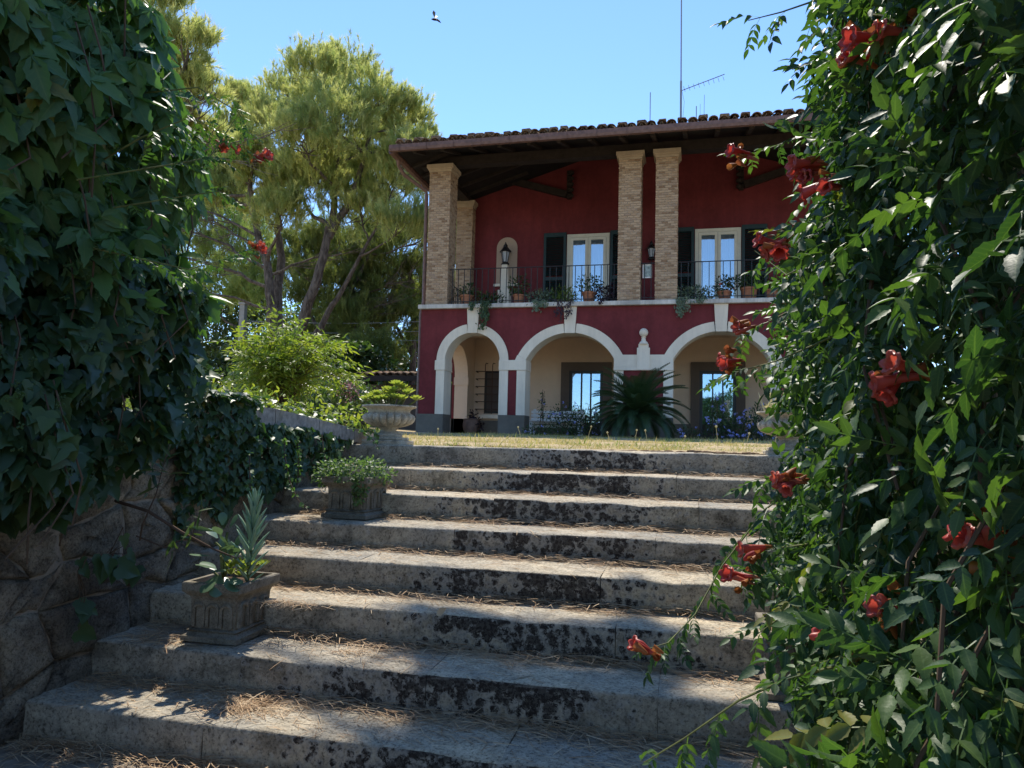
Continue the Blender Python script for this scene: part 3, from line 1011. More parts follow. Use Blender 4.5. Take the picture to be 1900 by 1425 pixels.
# white arch trim: jambs, imposts, voussoir rings, keystones
y0, y1 = YF - .03, YF + TH + .02
def ringseg(m, a, f0, f1, ins=0.0):
    Ri, Ro = a['R'], a['R'] + a['ring']
    a0 = math.acos(min(1, a['hw'] / Ri))
    n = 14; pi_, po = [], []
    for i in range(n + 1):
        t = a0 + (math.pi - 2 * a0) * (f0 + (f1 - f0) * i / n)
        pi_.append((a['cx'] - Ri * math.cos(t), a['zc'] + Ri * math.sin(t)))
        po.append((a['cx'] - Ro * math.cos(t), a['zc'] + Ro * math.sin(t)))
    v = []
    for (xi, zi), (xo, zo) in zip(pi_, po):
        v += [(xi, y0, zi), (xo, y0, zo), (xo, y1, zo), (xi, y1, zi)]
    f = []
    for i in range(n):
        b = 4 * i
        f += [(b + 4, b + 5, b + 1, b), (b + 5, b + 6, b + 2, b + 1), (b + 6, b + 7, b + 3, b + 2), (b + 7, b + 4, b, b + 3)]
    f += [(0, 1, 2, 3), (4 * n + 3, 4 * n + 2, 4 * n + 1, 4 * n)]
    m.add(v, f)
for a in ARCH:
    kw = .125
    kf = .5 - math.asin(kw / (a['R'] + a['ring'] * .5)) / (math.pi - 2 * math.acos(min(1, a['hw'] / a['R'])))
    for f0, f1 in ((0, kf - .003), (1 - kf + .003, 1)):
        m = MB(); ringseg(m, a, f0, f1)
        m.build('arch_ring', M['white'], villa, smooth=True)
    m = MB()
    zb = a['zc'] + a['R'] - .012
    m.prism([(a['cx'] - .112, zb), (a['cx'] + .112, zb), (a['cx'] + .142, ZS0 - .002), (a['cx'] - .142, ZS0 - .002)], YF - .05, y1 - .004)
    m.build('keystone', M['white'], villa)
jw = .20
def jamb(x0, x1):
    m = MB(); m.box(x0, x1, y0, y1, ZP + .002, ZI0 - .003)
    m.build('jamb', M['white'], villa)
def impost(x0, x1, z1=ZI1):
    m = MB(); m.box(x0, x1, y0 - .018, y1 + .01, ZI0, z1, .006)
    m.build('impost', M['white'], villa)
for i, a in enumerate(ARCH):
    for sd in (-1, 1):
        e = a['cx'] + sd * a['hw']
        jamb(*sorted((e, e + sd * jw)))
impost(ARCH[0]['cx'] - .645 - .23, ARCH[0]['cx'] - .645 + .012)
impost(ARCH[0]['cx'] + .645 - .012, ARCH[1]['cx'] - .975 + .012)
impost(ARCH[2]['cx'] + .975 - .012, ARCH[3]['cx'] - .645 + .012)
impost(ARCH[3]['cx'] + .645 - .012, ARCH[3]['cx'] + .645 + .23)
for a, sd in ((ARCH[1], -1), (ARCH[2], 1)):      # slanted springer stones under the rings of the wide arches
    t0 = math.acos(a['hw'] / a['R'])
    xi, zi = a['cx'] + sd * a['R'] * math.cos(t0), a['zc'] + a['R'] * math.sin(t0)
    xo, zo = a['cx'] + sd * (a['R'] + a['ring'] + .012) * math.cos(t0), a['zc'] + (a['R'] + a['ring'] + .012) * math.sin(t0)
    poly = [(xi - sd * .0, ZI1 - .012), (xi, zi - .003), (xo, zo - .003), (xo + sd * .055, ZI1 - .012)]
    if sd > 0: poly = poly[::-1]
    m = MB(); m.prism(poly[::-1], y0 - .014, y1 + .006); m.build('springer', M['white'], villa)
m = MB(); m.box(ARCH[1]['cx'] + .975 - .004, ARCH[2]['cx'] - .975 + .004, y0 - .01, y1, 1.665, 1.925)
m.box(ARCH[1]['cx'] + .975 - .006, ARCH[2]['cx'] - .975 + .006, y0 - .03, y1 + .01, ZI0, 1.66)
m.build('impost_band', M['white'], villa)
# finial with ball on its little pedestal between the wide arches
m = MB()
m.box(CX - .135, CX + .135, YF - .075, YF + .05, 1.60, 2.07)
m.box(CX - .105, CX + .105, YF - .07, YF + .04, 2.07, 2.15)
m.lathe([(.10, 2.15), (.085, 2.19), (.05, 2.22), (.042, 2.28), (.055, 2.30), (.035, 2.315)], (CX, YF - .03, 0), 16)
m.lathe([(.02, 2.30)] + [(.095 * math.sin(math.pi * k / 10), 2.40 - .095 * math.cos(math.pi * k / 10)) for k in range(1, 10)] + [(.01, 2.495)], (CX, YF - .03, 0), 18)
m.build('ball_finial', M['white'], villa, smooth=True)
# balcony slab and its floor
m = MB(); m.box(XL - .05, XR + .05, YF - .11, YU + .2, ZS0, ZS1, .008)
m.build('balcony_slab', M['slab'], villa)

# upper storey: red walls of the inner block
u = MB()
IXL, IXR = -6.02, 3.92
u.box(IXL, IXR, YU, YU + .3, ZS1, 7.6)
u.box(IXL, IXL + .3, YU + .3, 24.6, ZS1, 6.75)
u.box(IXR - .3, IXR, YU + .3, 24.6, ZS1, 6.75)
# window reveals and niches are framed, proud or recessed pieces below
u.build('loggia_wall', M['red'], villa)

# niche lining (shallow arched recess drawn by a proud cream surround with a recessed back)
def niche(cx):
    m = MB()
    pts = [(cx - .285, 4.20), (cx + .285, 4.20)] + [(cx + .285 * math.cos(math.pi * i / 14), 5.19 + .285 * math.sin(math.pi * i / 14)) for i in range(15)]
    m.prism(pts, YU - .012, YU - .002)
    o = m.build('niche', M['niche'], villa, label='arched cream niche with a lantern')
    s = MB(); s.box(cx - .33, cx + .33, YU - .10, YU - .013, 4.13, 4.198); s.build('niche_sill', M['white'], o)
    return o
NL, NR = -4.89, mir(-4.89)
niche(NL); niche(NR)

def french_window(cx, label):
    w0, w1, zt = cx - .555, cx + .555, 5.47
    m = MB(); t = .085
    m.box(w0, w0 + t, YU - .05, YU - .003, ZS1, zt); m.box(w1 - t, w1, YU - .05, YU - .003, ZS1, zt)
    m.box(w0 + t, w1 - t, YU - .048, YU - .004, zt - t, zt)
    fr = m.build('french_window', M['frame_cream'], villa, label=label)
    for s in (-1, 1):
        a, b = (w0 + t + .005, cx - .004) if s < 0 else (cx + .004, w1 - t - .005)
        m = MB(); q = .07
        for z0, z1 in ((ZS1 + .02, ZS1 + .16), (zt - t - q - .01, zt - t - .01)):
            m.box(a + q, b - q, YU - .062, YU - .02, z0, z1)
        m.box(a, a + q, YU - .064, YU - .022, ZS1 + .02, zt - t - .01); m.box(b - q, b, YU - .064, YU - .022, ZS1 + .02, zt - t - .01)
        m.build('sash', M['frame_cream'], fr)
        m = MB(); m.box(a + q, b - q, YU - .034, YU - .030, ZS1 + .16, zt - t - q - .01)
        m.build('pane', M['glass'], fr)
        # pleated curtain behind the pane
        n = 40; v = []; f = []
        for k in range(n + 1):
            x = a + q + (b - a - 2 * q) * k / n
            y = YU - .014 + .007 * math.sin(k * 1.25 + s) + .003 * math.sin(k * .7)
            v += [(x, y, ZS1 + .02), (x, y, zt - t - .02)]
        for k in range(n): f.append((2 * k, 2 * k + 2, 2 * k + 3, 2 * k + 1))
        MB().add(v, f).build('curtain', M['curtain'], fr, smooth=True)
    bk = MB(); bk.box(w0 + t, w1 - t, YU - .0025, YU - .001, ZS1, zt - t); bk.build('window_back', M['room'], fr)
    for s in (-1, 1):
        a = w0 - .62 if s < 0 else w1 + .02
        m = MB(); b = a + .60
        m.box(a, a + .07, YU - .09, YU - .04, ZS1 + .03, zt + .05); m.box(b - .07, b, YU - .09, YU - .04, ZS1 + .03, zt + .05)
        for z0, z1 in ((ZS1 + .03, ZS1 + .15), (4.25, 4.34), (zt - .06, zt + .05)): m.box(a + .07, b - .07, YU - .088, YU - .042, z0, z1)
        sh = m.build('shutter', M['shutter'], villa)
        m = MB(); z = ZS1 + .17
        while z < zt - .08:
            if not (4.22 < z < 4.34):
                m.add([(a + .07, YU - .085, z), (b - .07, YU - .085, z), (b - .07, YU - .05, z + .035), (a + .07, YU - .05, z + .035),
                       (a + .07, YU - .079, z - .004), (b - .07, YU - .079, z - .004), (b - .07, YU - .044, z + .031), (a + .07, YU - .044, z + .031)],
                      [(0, 1, 2, 3), (7, 6, 5, 4), (0, 4, 5, 1), (3, 2, 6, 7)])
            z += .045
        m.build('slat', M['shutter'], sh, kind='stuff')
WC1, WC2 = -2.70, .56
french_window(WC1, 'french window left of the paired piers')
french_window(WC2, 'french window right of the paired piers')

# brick piers: mortar core, courses of thin bricks, stone capital
def pier(x0, x1, ya, yb, zb, zt, label):
    m = MB(); m.box(x0 + .012, x1 - .012, ya + .012, yb - .012, zb, zt)
    p = m.build('brick_pier', M['mortar'], villa, label=label)
    m = MB(); h = .052; gap = .011; n = int((zt - zb) / h)
    h = (zt - zb) / n
    def face(c, u0, u1, axis, out, z, odd):
        L = .135; q = u0 - (L / 2 if odd else 0)
        while q < u1 - .01:
            a, b = max(q, u0), min(q + L - gap, u1)
            if b - a > .02:
                e = random.uniform(-.003, .004)
                m.cur = random.random() * .999 + .0005
                dz = random.uniform(-.002, .002)
                if axis == 'x':
                    v0, v1 = sorted((c, c - out * (.016 + e) )); v0, v1 = (c - .02, c - .0 + e) if out > 0 else (c - e, c + .02)
                    m.box(a, b, v0, v1, z + gap / 2 + dz, z + h - gap / 2 + dz)
                else:
                    v0, v1 = (c - .02, c + e) if out > 0 else (c - e, c + .02)
                    m.box(v0, v1, a, b, z + gap / 2 + dz, z + h - gap / 2 + dz)
            q += L
    for k in range(n):
        z = zb + k * h
        face(ya, x0, x1, 'x', -1, z, k % 2)
        face(x1, ya, yb, 'y', 1, z, k % 2)
        face(x0, ya, yb, 'y', -1, z, (k + 1) % 2)
    m.build('brick', M['brick'], p, kind='stuff')
    c = MB()
    cx, cy, hx, hy = (x0 + x1) / 2, (ya + yb) / 2, (x1 - x0) / 2, (yb - ya) / 2
    for s, za, zc in ((.012, zt, zt + .05), (.035, zt + .05, zt + .09), (.06, zt + .09, zt + .17)):
        c.box(cx - hx - s, cx + hx + s, cy - hy - s, cy + hy + s, za, zc)
    c.build('capital', M['pierstone'], p)
ZC = 6.25
pier(-6.04, -5.52, YF + .02, YF + .54, ZS1, ZC, 'brick pier at the outer corner of the loggia')
pier(-1.63, -1.14, YF + .02, YF + .50, ZS1, ZC, 'left brick pier of the middle pair')
pier(-.83, -.36, YF + .02, YF + .50, ZS1, ZC, 'right brick pier of the middle pair')
pier(mir(-5.52), mir(-6.04), YF + .02, YF + .54, ZS1, ZC, 'brick pier behind the trumpet vine')
pier(-6.24, -5.80, 18.72, 19.16, ZS1, ZC + .02, 'brick pier at the back corner of the loggia')

# timber: front beam, side beam, rafters, braces, boarded soffit
def part_bar(name, p, q, w, h, mat):
    m = MB(); m.obox(p, q, w, h); return m.build(name, mat, villa)
part_bar('beam', (-6.45, YF + .27, 6.535), (4.35, YF + .27, 6.535), .26, .22, M['wood'])
part_bar('beam', (-6.0, YF + .14, 6.53), (-6.0, 24.4, 6.53), .24, .21, M['wood'])
part_bar('beam', (3.9, YF + .14, 6.53), (3.9, 24.4, 6.53), .24, .21, M['wood'])
EY, EZ, EXL, EXR = 14.98, 6.43, -6.46, 4.36       # eaves line
SL = math.tan(R(17))
for k in range(17):
    x = EXL + .42 + k * .648
    part_bar('rafter', (x, EY + .03, EZ - .055), (x, YU, EZ - .055 + SL * (YU - EY)), .09, .11, M['wood'])
for k in range(7):
    y = EY + .9 + k * .65
    run = min(2.2, y - EY)
    part_bar('rafter', (EXL + .03, y, EZ - .055), (EXL + run, y, EZ - .055 + SL * run), .09, .11, M['wood'])
for sx in (1, -1):                                 # knee braces springing from brackets on the loggia wall
    f = (lambda x: x) if sx > 0 else mir
    br = MB(); br.obox((f(-3.28), YU - .12, 6.52), (f(-5.15), YU - .12, 7.10), .13, .17)
    o = br.build('knee_brace', M['wood'], villa)
    k = MB()
    for q in range(5):
        s = .06 + .018 * abs(2 - q)
        k.box(f(-3.22) - .06, f(-3.22) + .06, YU - .16, YU - .002, 6.42 + q * .155, 6.42 + q * .155 + .12)
        k.lathe([(.0, -.05), (.055, -.04), (.062, 0), (.055, .04), (.0, .05)], (f(-3.15), YU - .17, 6.47 + q * .155), 8)
    k.build('carved_bracket', M['wood'], villa)
# roof: boarded deck with hips, then tiles
rf = MB()
xi0, xi1 = EXL + 4.2, EXR - 4.2
yr, zr = EY + 4.2, EZ + SL * 4.2
T = .05
def slab4(a, b, c, d):
    v = [a, b, c, d] + [(p[0], p[1], p[2] - T) for p in (a, b, c, d)]
    rf.add(v, [(0, 1, 2, 3), (7, 6, 5, 4), (0, 4, 5, 1), (1, 5, 6, 2), (2, 6, 7, 3), (3, 7, 4, 0)])
slab4((EXL, EY, EZ), (EXR, EY, EZ), (xi1, yr, zr), (xi0, yr, zr))
slab4((EXL, 26.2, EZ), (EXL, EY, EZ), (xi0, yr, zr), (xi0, 22.0, zr))
slab4((EXR, EY, EZ), (EXR, 26.2, EZ), (xi1, 22.0, zr), (xi1, yr, zr))
slab4((EXR, 26.2, EZ), (EXL, 26.2, EZ), (xi0, 22.0, zr), (xi1, 22.0, zr))
slab4((xi0, yr, zr), (xi1, yr, zr), (xi1, 22.0, zr + .02), (xi0, 22.0, zr + .02))
roof = rf.build('roof', M['soffit'], villa)
def tile_mesh(r0, r1, L, n=7, th=.014):
    """half-round tile along +Y, wider at the front"""
    V = []; F = []
    for y, r in ((0, r0), (L, r1)):
        for rr in (r, r - th):
            for k in range(n + 1):
                a = math.pi * k / n
                V.append((-rr * math.cos(a), y, rr * math.sin(a) * .8))
    m = n + 1
    for k in range(n):
        F += [(k, k + 1, 2 * m + k + 1, 2 * m + k), (m + k + 1, m + k, 3 * m + k, 3 * m + k + 1), (k + 1, k, m + k, m + k + 1), (2 * m + k, 2 * m + k + 1, 3 * m + k + 1, 3 * m + k)]
    F += [(0, 2 * m, 3 * m, m), (n, m + n, 3 * m + n, 2 * m + n)]
    return np.array(V, np.float32), np.array(F, np.int32)
tv, tf = tile_mesh(.100, .084, .46)
tme = npmesh('tile', tv, tf, True); tme.materials.append(M['tile'])
pv = tv * np.array([1, 1, -1]); pme = npmesh('tile', pv, tf[:, ::-1], True); pme.materials.append(M['tile'])
ang = R(17)
cm_ = MB(); cm_.box(-.085, .085, -.02, .20, .0, .085, .014)
co_ = cm_.build('tile', M['tile']); cme = co_.data; bpy.data.objects.remove(co_)
for k in range(55):
    x = EXL + .10 + k * .2033
    for r in range(2):
        y = EY - .09 + r * .36
        if min(x - EXL, EXR - x) < y - EY - .1: continue
        o = copypart_src = bpy.data.objects.new('tile', tme)
        link(o, roof, (x + random.uniform(-.012, .012), y + random.uniform(-.03, .03), EZ + .105 + SL * (y - EY) + random.uniform(-.006, .014)))
        o.rotation_euler = (ang + random.uniform(-.05, .05), random.uniform(-.07, .07), random.uniform(-.05, .05))
        if k % 2 == 0 or random.random() < .2:
            if r == 0:      # broken half tiles laid as weights on every second row
                o2 = bpy.data.objects.new('tile', cme)
                link(o2, roof, (x + random.uniform(-.015, .015), y + .10 + random.uniform(-.03, .03), EZ + .165 + SL * (y - EY) + random.uniform(-.012, .015)))
                o2.rotation_euler = (ang + random.uniform(-.02, .05), random.uniform(-.06, .06), random.uniform(-.06, .06))
                o2.scale = (random.uniform(.85, 1.15), random.uniform(.8, 1.1), random.uniform(.85, 1.15))
    o = bpy.data.objects.new('tile', pme)
    link(o, roof, (x + .1017, EY - .07, EZ + .14))
    o.rotation_euler = (ang, 0, random.uniform(-.03, .03))
# the rest of the tiling, past what can be told apart
pos = []; 
for k in range(55):
    x = EXL + .10 + k * .2033
    for r in range(2, 12):
        y = EY - .09 + r * .36
        if min(x - EXL, EXR - x) < y - EY - .1: continue
        pos.append((x, y, EZ + .045 + SL * (y - EY)))
pos = np.array(pos); rot = np.repeat(np.array(Matrix.Rotation(ang, 3, 'X'))[None], len(pos), 0)
tq = np.concatenate([tf[:, [0, 1, 2]], tf[:, [0, 2, 3]]])
scatter('tile', (tv, tq), pos, rot, np.ones(len(pos)), M['tile'], roof, 'stuff')
pos = []; 
for k in range(52):
    y = EY + .05 + k * .2033
    for r in range(0, 4):
        q = -.09 + r * .36
        if min(y - EY, 26 - y) < q: continue
        pos.append((EXL + q, y, EZ + .045 + SL * q))
pos = np.array(pos)
rt = np.array(Matrix.Rotation(-math.pi / 2, 3, 'Z') @ Matrix.Rotation(ang, 3, 'X'))
scatter('tile', (tv, tq), pos, np.repeat(rt[None], len(pos), 0), np.ones(len(pos)), M['tile'], roof, 'stuff')

# gutters: box section front and left, straps, downpipe
def gutter(p, q, name='gutter'):
    p = Vector(p); q = Vector(q); d = (q - p).normalized(); sd = Vector((0, 0, 1)).cross(d)
    prof = [(-.075, .06), (-.075, -.02), (-.045, -.075), (.045, -.075), (.06, -.02), (.06, .06), (.045, .06), (.045, -.015), (.035, -.06), (-.035, -.06), (-.06, -.015), (-.06, .045), (-.088, .045), (-.088, .06)]
    m = MB(); n = len(prof); v = []
    for e in (p, q):
        v += [e + sd * -a + Vector((0, 0, b)) for a, b in prof]
    m.add(v, [(i, (i + 1) % n, n + (i + 1) % n, n + i) for i in range(n)] + [tuple(range(n - 1, -1, -1)), tuple(range(n, 2 * n))])
    g_ = m.build(name, M['gutter'], villa)
    L = (q - p).length; k = .25
    while k < L:
        c = p + d * k
        m = MB()
        for a, b in zip(prof[0:5], prof[1:6]):
            m.obox(c + sd * -(a[0] * 1.05) + Vector((0, 0, a[1] * 1.05)), c + sd * -(b[0] * 1.05) + Vector((0, 0, b[1] * 1.05)), .022, .006, up=tuple(d))
        m.build('strap', M['gutter'], g_)
        k += .62
    return g_
gutter((EXL - .10, EY - .115, EZ - .03), (EXR + .1, EY - .115, EZ - .03))
gutter((EXL - .115, 26.2, EZ - .035), (EXL - .115, EY - .02, EZ - .035))
m = MB()
m.tube([(EXL - .10, EY + .35, EZ - .10), (EXL - .10, EY + .40, EZ - .22), (EXL - .05, EY + .62, EZ - .36), (-6.13, YF + .05, 5.82), (-6.13, YF + .09, 5.7), (-6.115, YF + .10, 3.2), (-6.165, YF + .09, 2.9), (-6.165, YF + .09, .55)], .043, 8)
m.build('downpipe', M['gutter'], villa, smooth=True)

# balcony railings: one run per bay
def railing(p, q, step=.118, label=None):
    p = Vector(p); q = Vector(q); L = (q - p).length; d = (q - p) / L
    m = MB(); m.obox(p + Vector((0, 0, .845)), q + Vector((0, 0, .845)), .035, .014)
    m.obox(p + Vector((0, 0, .09)), q + Vector((0, 0, .09)), .022, .014)
    r_ = m.build('railing', M['iron'], villa, label=label)
    n = max(1, int(L / step)); me = None
    for k in range(n + 1):
        c = p + d * (L * (k + .5) / (n + 1))
        if me is None:
            mm = MB(); mm.box(-.0075, .0075, -.0075, .0075, 0, .838)
            o = mm.build('baluster', M['iron'], None, loc=(0, 0, 0)); me = o.data
            bpy.data.objects.remove(o)
        link(bpy.data.objects.new('baluster', me), r_, c)
RY = YF + .10
railing((-5.50, RY, ZS1), (-1.64, RY, ZS1), .146, 'long railing run left of the paired piers')
railing((-1.13, RY, ZS1), (-.84, RY, ZS1), .15, 'short railing between the paired piers')
railing((-.35, RY, ZS1), (3.40, RY, ZS1), .146, 'long railing run right of the paired piers')
railing((-6.0, YF + .58, ZS1), (-6.0, 18.70, ZS1), .14, 'side railing at the end of the loggia')

# ground-floor glazed doors in taupe surrounds, barred windows
def porch_door(cx, label):
    a, b, zt = cx - .65, cx + .65, 2.09
    m = MB(); t = .215
    m.box(a, a + t, YU - .10, YU - .002, HB + .06, zt); m.box(b - t, b, YU - .10, YU - .002, HB + .06, zt)
    m.box(a + t, b - t, YU - .098, YU - .003, zt - t, zt)
    s = m.build('door_surround', M['frame_stone'], villa, label=label)
    x0, x1, z1 = a + t, b - t, zt - t
    m = MB(); q = .075
    m.box(x0, x0 + q, YU - .07, YU - .004, HB + .06, z1); m.box(x1 - q, x1, YU - .07, YU - .004, HB + .06, z1)
    m.box(x0 + q, x1 - q, YU - .068, YU - .005, z1 - q, z1); m.box(x0 + q, x1 - q, YU - .068, YU - .005, HB + .06, HB + .16)
    wi = (x1 - x0 - 2 * q) / 3
    for k in (1, 2): m.box(x0 + q + wi * k - .018, x0 + q + wi * k + .018, YU - .066, YU - .006, HB + .16, z1 - q)
    d = m.build('glazed_door', M['frame_dark'], s)
    for k in range(3):
        m = MB(); m.box(x0 + q + wi * k + (.018 if k else 0), x0 + q + wi * (k + 1) - (.018 if k < 2 else 0), YU - .03, YU - .026, HB + .16, z1 - q)
        m.build('pane', M['glass_door'], s)
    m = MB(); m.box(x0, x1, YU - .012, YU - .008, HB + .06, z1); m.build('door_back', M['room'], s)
porch_door(WC1 + .01, 'glazed door of the left wide arch')
porch_door(WC2 + .01, 'glazed door of the right wide arch')
def barred_window(cx, flip):
    a, b, z0, z1 = cx - .34, cx + .34, .74, 1.86
    m = MB(); m.box(a, b, YU - .02, YU - .004, z0, z1)
    f = m.build('barred_window', M['frame_dark'], villa)
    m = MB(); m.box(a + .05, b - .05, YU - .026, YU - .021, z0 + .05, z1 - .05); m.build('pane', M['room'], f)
    m = MB(); m.box(a - .12, b + .12, YU - .16, YU - .005, z0 - .14, z0 - .04); m.build('sill', M['white'], f)
    gr = MB()
    for k in range(6):
        z = z0 + .10 + k * .2
        gr.tube([(a - .20, YU - .03, z - .02), (a - .21, YU - .19, z), (a - .12, YU - .19, z), (b + .12, YU - .19, z), (b + .21, YU - .19, z), (b + .2, YU - .03, z - .02)], .011, 5)
    for k in range(4):
        x = a + .04 + k * .2
        gr.tube([(x, YU - .19, z0 - .02), (x, YU - .19, z1 + .16), (x + .015, YU - .17, z1 + .20), (x + .02, YU - .03, z1 + .2)], .011, 5)
    gr.build('grille', M['rust'], f)
barred_window(-5.05, 1); barred_window(mir(-5.05), -1)

# things on the loggia: wall lanterns, stone posts in the niches, a small plaque
def lantern(loc, label, wall=True, sc=1.0):
    x, y, z = loc
    t = thing('lantern', label, 'lantern', (x, y, z), 'lanterns of the loggia')
    m = MB()
    m.lathe([(.085 * sc, 0), (.09 * sc, .02 * sc), (.06 * sc, .05 * sc), (.05 * sc, .06 * sc)], loc, 6)
    m.build('lantern_base', M['iron'], t)
    m = MB()
    for k in range(6):
        a = math.pi / 3 * k
        m.tube([(x + .052 * sc * math.cos(a), y + .052 * sc * math.sin(a), z + .05 * sc), (x + .088 * sc * math.cos(a), y + .088 * sc * math.sin(a), z + .27 * sc)], .007 * sc, 4)
    m.build('lantern_frame', M['iron'], t)
    m = MB(); m.lathe([(.046 * sc, .055 * sc), (.08 * sc, .265 * sc)], loc, 6); m.build('lantern_glass', M['lampglass'], t)
    m = MB(); m.lathe([(.125 * sc, .265 * sc), (.12 * sc, .28 * sc), (.06 * sc, .35 * sc), (.045 * sc, .37 * sc), (.045 * sc, .40 * sc), (.015 * sc, .44 * sc), (.01 * sc, .47 * sc)], loc, 6)
    m.build('lantern_cap', M['iron'], t)
    if wall:
        m = MB(); m.tube([(x, y, z + .02), (x, y + .03, z - .08), (x, y + .12, z - .10), (x, YU - .002, z - .02)], .011, 5)
        m.build('wall_arm', M['iron'], t)
def niche_post(cx, label):
    t = thing('stone_post', label, 'post', (cx, YU - .16, ZS1))
    m = MB(); m.box(cx - .15, cx + .15, YU - .30, YU - .02, ZS1, ZS1 + .9); m.build('post_base', M['white'], t)
    m = MB(); m.add([(cx - .11, YU - .27, 3.99), (cx + .11, YU - .27, 3.99), (cx + .11, YU - .04, 3.99), (cx - .11, YU - .04, 3.99),
                     (cx - .075, YU - .24, 4.68), (cx + .075, YU - .24, 4.68), (cx + .075, YU - .07, 4.68), (cx - .075, YU - .07, 4.68)],
                    [(3, 2, 1, 0), (4, 5, 6, 7), (0, 1, 5, 4), (1, 2, 6, 5), (2, 3, 7, 6), (3, 0, 4, 7)]); m.build('post_shaft', M['white'], t)
niche_post(NL, 'white stone post carrying a black lantern in the niche beside the outer pier')
niche_post(NR, 'white stone post in the niche half hidden by the trumpet vine')
lantern((NL, YU - .175, 4.685), 'black lantern on the white post in the arched niche', False, 1.3)
lantern((NR, YU - .155, 4.685), 'black lantern in the far niche behind the red trumpet flowers', False, 1.0)
lantern((CX - .02, YU - .16, 4.70), 'grey wall lantern between the two middle brick piers', True, 1.05)
t = thing('wall_plaque', 'small framed greenish plaque standing between the middle brick piers', 'plaque', (-1.0, RY + .05, 3.62))
m = MB()
for b in ((-1.10, -1.075, 3.62, 3.92), (-.925, -.90, 3.62, 3.92), (-1.075, -.925, 3.62, 3.645), (-1.075, -.925, 3.895, 3.92)):
    m.box(b[0], b[1], RY + .03, RY + .05, b[2], b[3])
m.build('plaque_frame', M['whitewood'], t)
m = MB(); m.box(-1.075, -.925, RY + .036, RY + .044, 3.645, 3.895); m.build('plaque_panel', plain('painted plaque panel', (.30, .36, .33), .5, .3, 22, .6), t)

# aerials on the roof
zb = EZ + SL * 4.2
t = thing('antenna_mast', 'tall thin aerial mast with a side boom rising from the roof', 'antenna', (-.39, 20, zb - .02))
m = MB(); m.tube([(-.385, 20, zb - .02), (-.39, 20, 9.9)], .028, 6); m.tube([(-.39, 20, 9.9), (-.40, 20, 13.6)], .018, 6); m.build('pole', M['zinc'], t)
m = MB(); m.tube([(-.39, 20, 9.62), (.74, 19.7, 9.83)], .012, 5); m.build('boom', M['zinc'], t)
m = MB()
for k in range(9):
    f = k / 8; x = -.30 + 1.02 * f; z = 9.63 + .20 * f; l = .16 - .05 * f
    m.tube([(x - .02, 19.95 - l, z + .01), (x + .02, 19.95 + l, z + .01)], .006, 4)
m.build('element', M['zinc'], t)
m = MB(); m.tube([(-.36, 20, 9.6), (-.30, 19.98, 9.3), (-.33, 19.98, 8.9), (-.31, 20, 8.3)], .005, 4); m.build('cable', M['iron'], t)
for x, z1, lb in ((-1.22, 9.75, 'single whip aerial standing left of the tall mast'), (.02, 9.25, 'short aerial with a slanting arm right of the tall mast')):
    t = thing('whip_antenna', lb, 'antenna', (x, 20.2, zb), 'small aerials on the roof')
    m = MB(); m.tube([(x, 20.2, zb - .02), (x, 20.2, z1)], .012, 5); m.build('rod', M['zinc'], t)
    if x > -1:
        m = MB(); m.tube([(x - .1, 20.2, 8.75), (x + .22, 20.2, 9.0)], .012, 5); m.tube([(x + .2, 20.2, 8.7), (x + .21, 20.2, 9.55)], .008, 4); m.tube([(x + .1, 20.2, 8.8), (x + .1, 20.2, 9.3)], .006, 4)
        m.build('arm', M['zinc'], t)

# the small tiled shed past the left corner
t = thing('garden_shed', 'low dark shed with a tiled roof beside the left corner of the villa', 'shed', (-8.0, 20.5, .3))
m = MB(); m.box(-9.6, -6.4, 19.8, 22.5, .0, 1.55); m.build('wall', M['room'], t)
m = MB(); m.add([(-9.2, 19.0, 1.72), (-6.3, 19.0, 1.72), (-6.3, 21.2, 2.02), (-9.2, 21.2, 2.02), (-9.2, 19.0, 1.62), (-6.3, 19.0, 1.62), (-6.3, 21.2, 1.92), (-9.2, 21.2, 1.92)],
               [(0, 1, 2, 3), (7, 6, 5, 4), (0, 4, 5, 1), (1, 5, 6, 2), (2, 6, 7, 3), (3, 7, 4, 0)])
r_ = m.build('roof', M['soffit'], t)
for k in range(15):
    for r in range(3):
        o = bpy.data.objects.new('tile', tme)
        link(o, r_, (-9.1 + k * .2, 18.95 + r * .4, 1.735 + r * .4 * .136 + random.uniform(0, .012)))
        o.rotation_euler = (.136, random.uniform(-.05, .05), random.uniform(-.05, .05))
m = MB(); m.box(-9.25, -6.25, 18.86, 18.97, 1.58, 1.72); m.build('gutter', M['wood'], t)
for x in (-9.0, -6.6):
    m = MB(); m.box(x, x + .12, 19.1, 19.22, .2, 1.62); m.build('post', M['wood'], t)

# a slatted white bench and an old jar in the porch
t = thing('garden_bench', 'white slatted bench in the left wide arch behind the blue flowers', 'bench', (-3.2, 17.3, HB + .06))
for k in range(5):
    m = MB(); m.box(-3.78, -2.5, 17.42, 17.45, .36 + k * .085, .36 + k * .085 + .062); m.build('slat', M['whitewood'], t)
for k in range(4):
    m = MB(); m.box(-3.78, -2.5, 17.0 + k * .1, 17.08 + k * .1, .50, .525); m.build('seat_slat', M['whitewood'], t)
for x in (-3.74, -2.6):
    for y, z1 in ((17.04, .50), (17.46, .80)):
        m = MB(); m.box(x, x + .06, y, y + .05, HB + .06, z1); m.build('leg', M['whitewood'], t)
t = thing('clay_jar', 'old dark terracotta jar standing in the narrow left arch', 'jar', (-5.12, 16.95, HB + .06))
m = MB(); m.lathe([(.13, .0), (.19, .10), (.215, .22), (.20, .31), (.19, .33), (.21, .345), (.205, .365), (.17, .36), (.15, .30)], (-5.12, 16.95, HB + .06), 20)
m.build('body', M['terradark'], t, smooth=True)

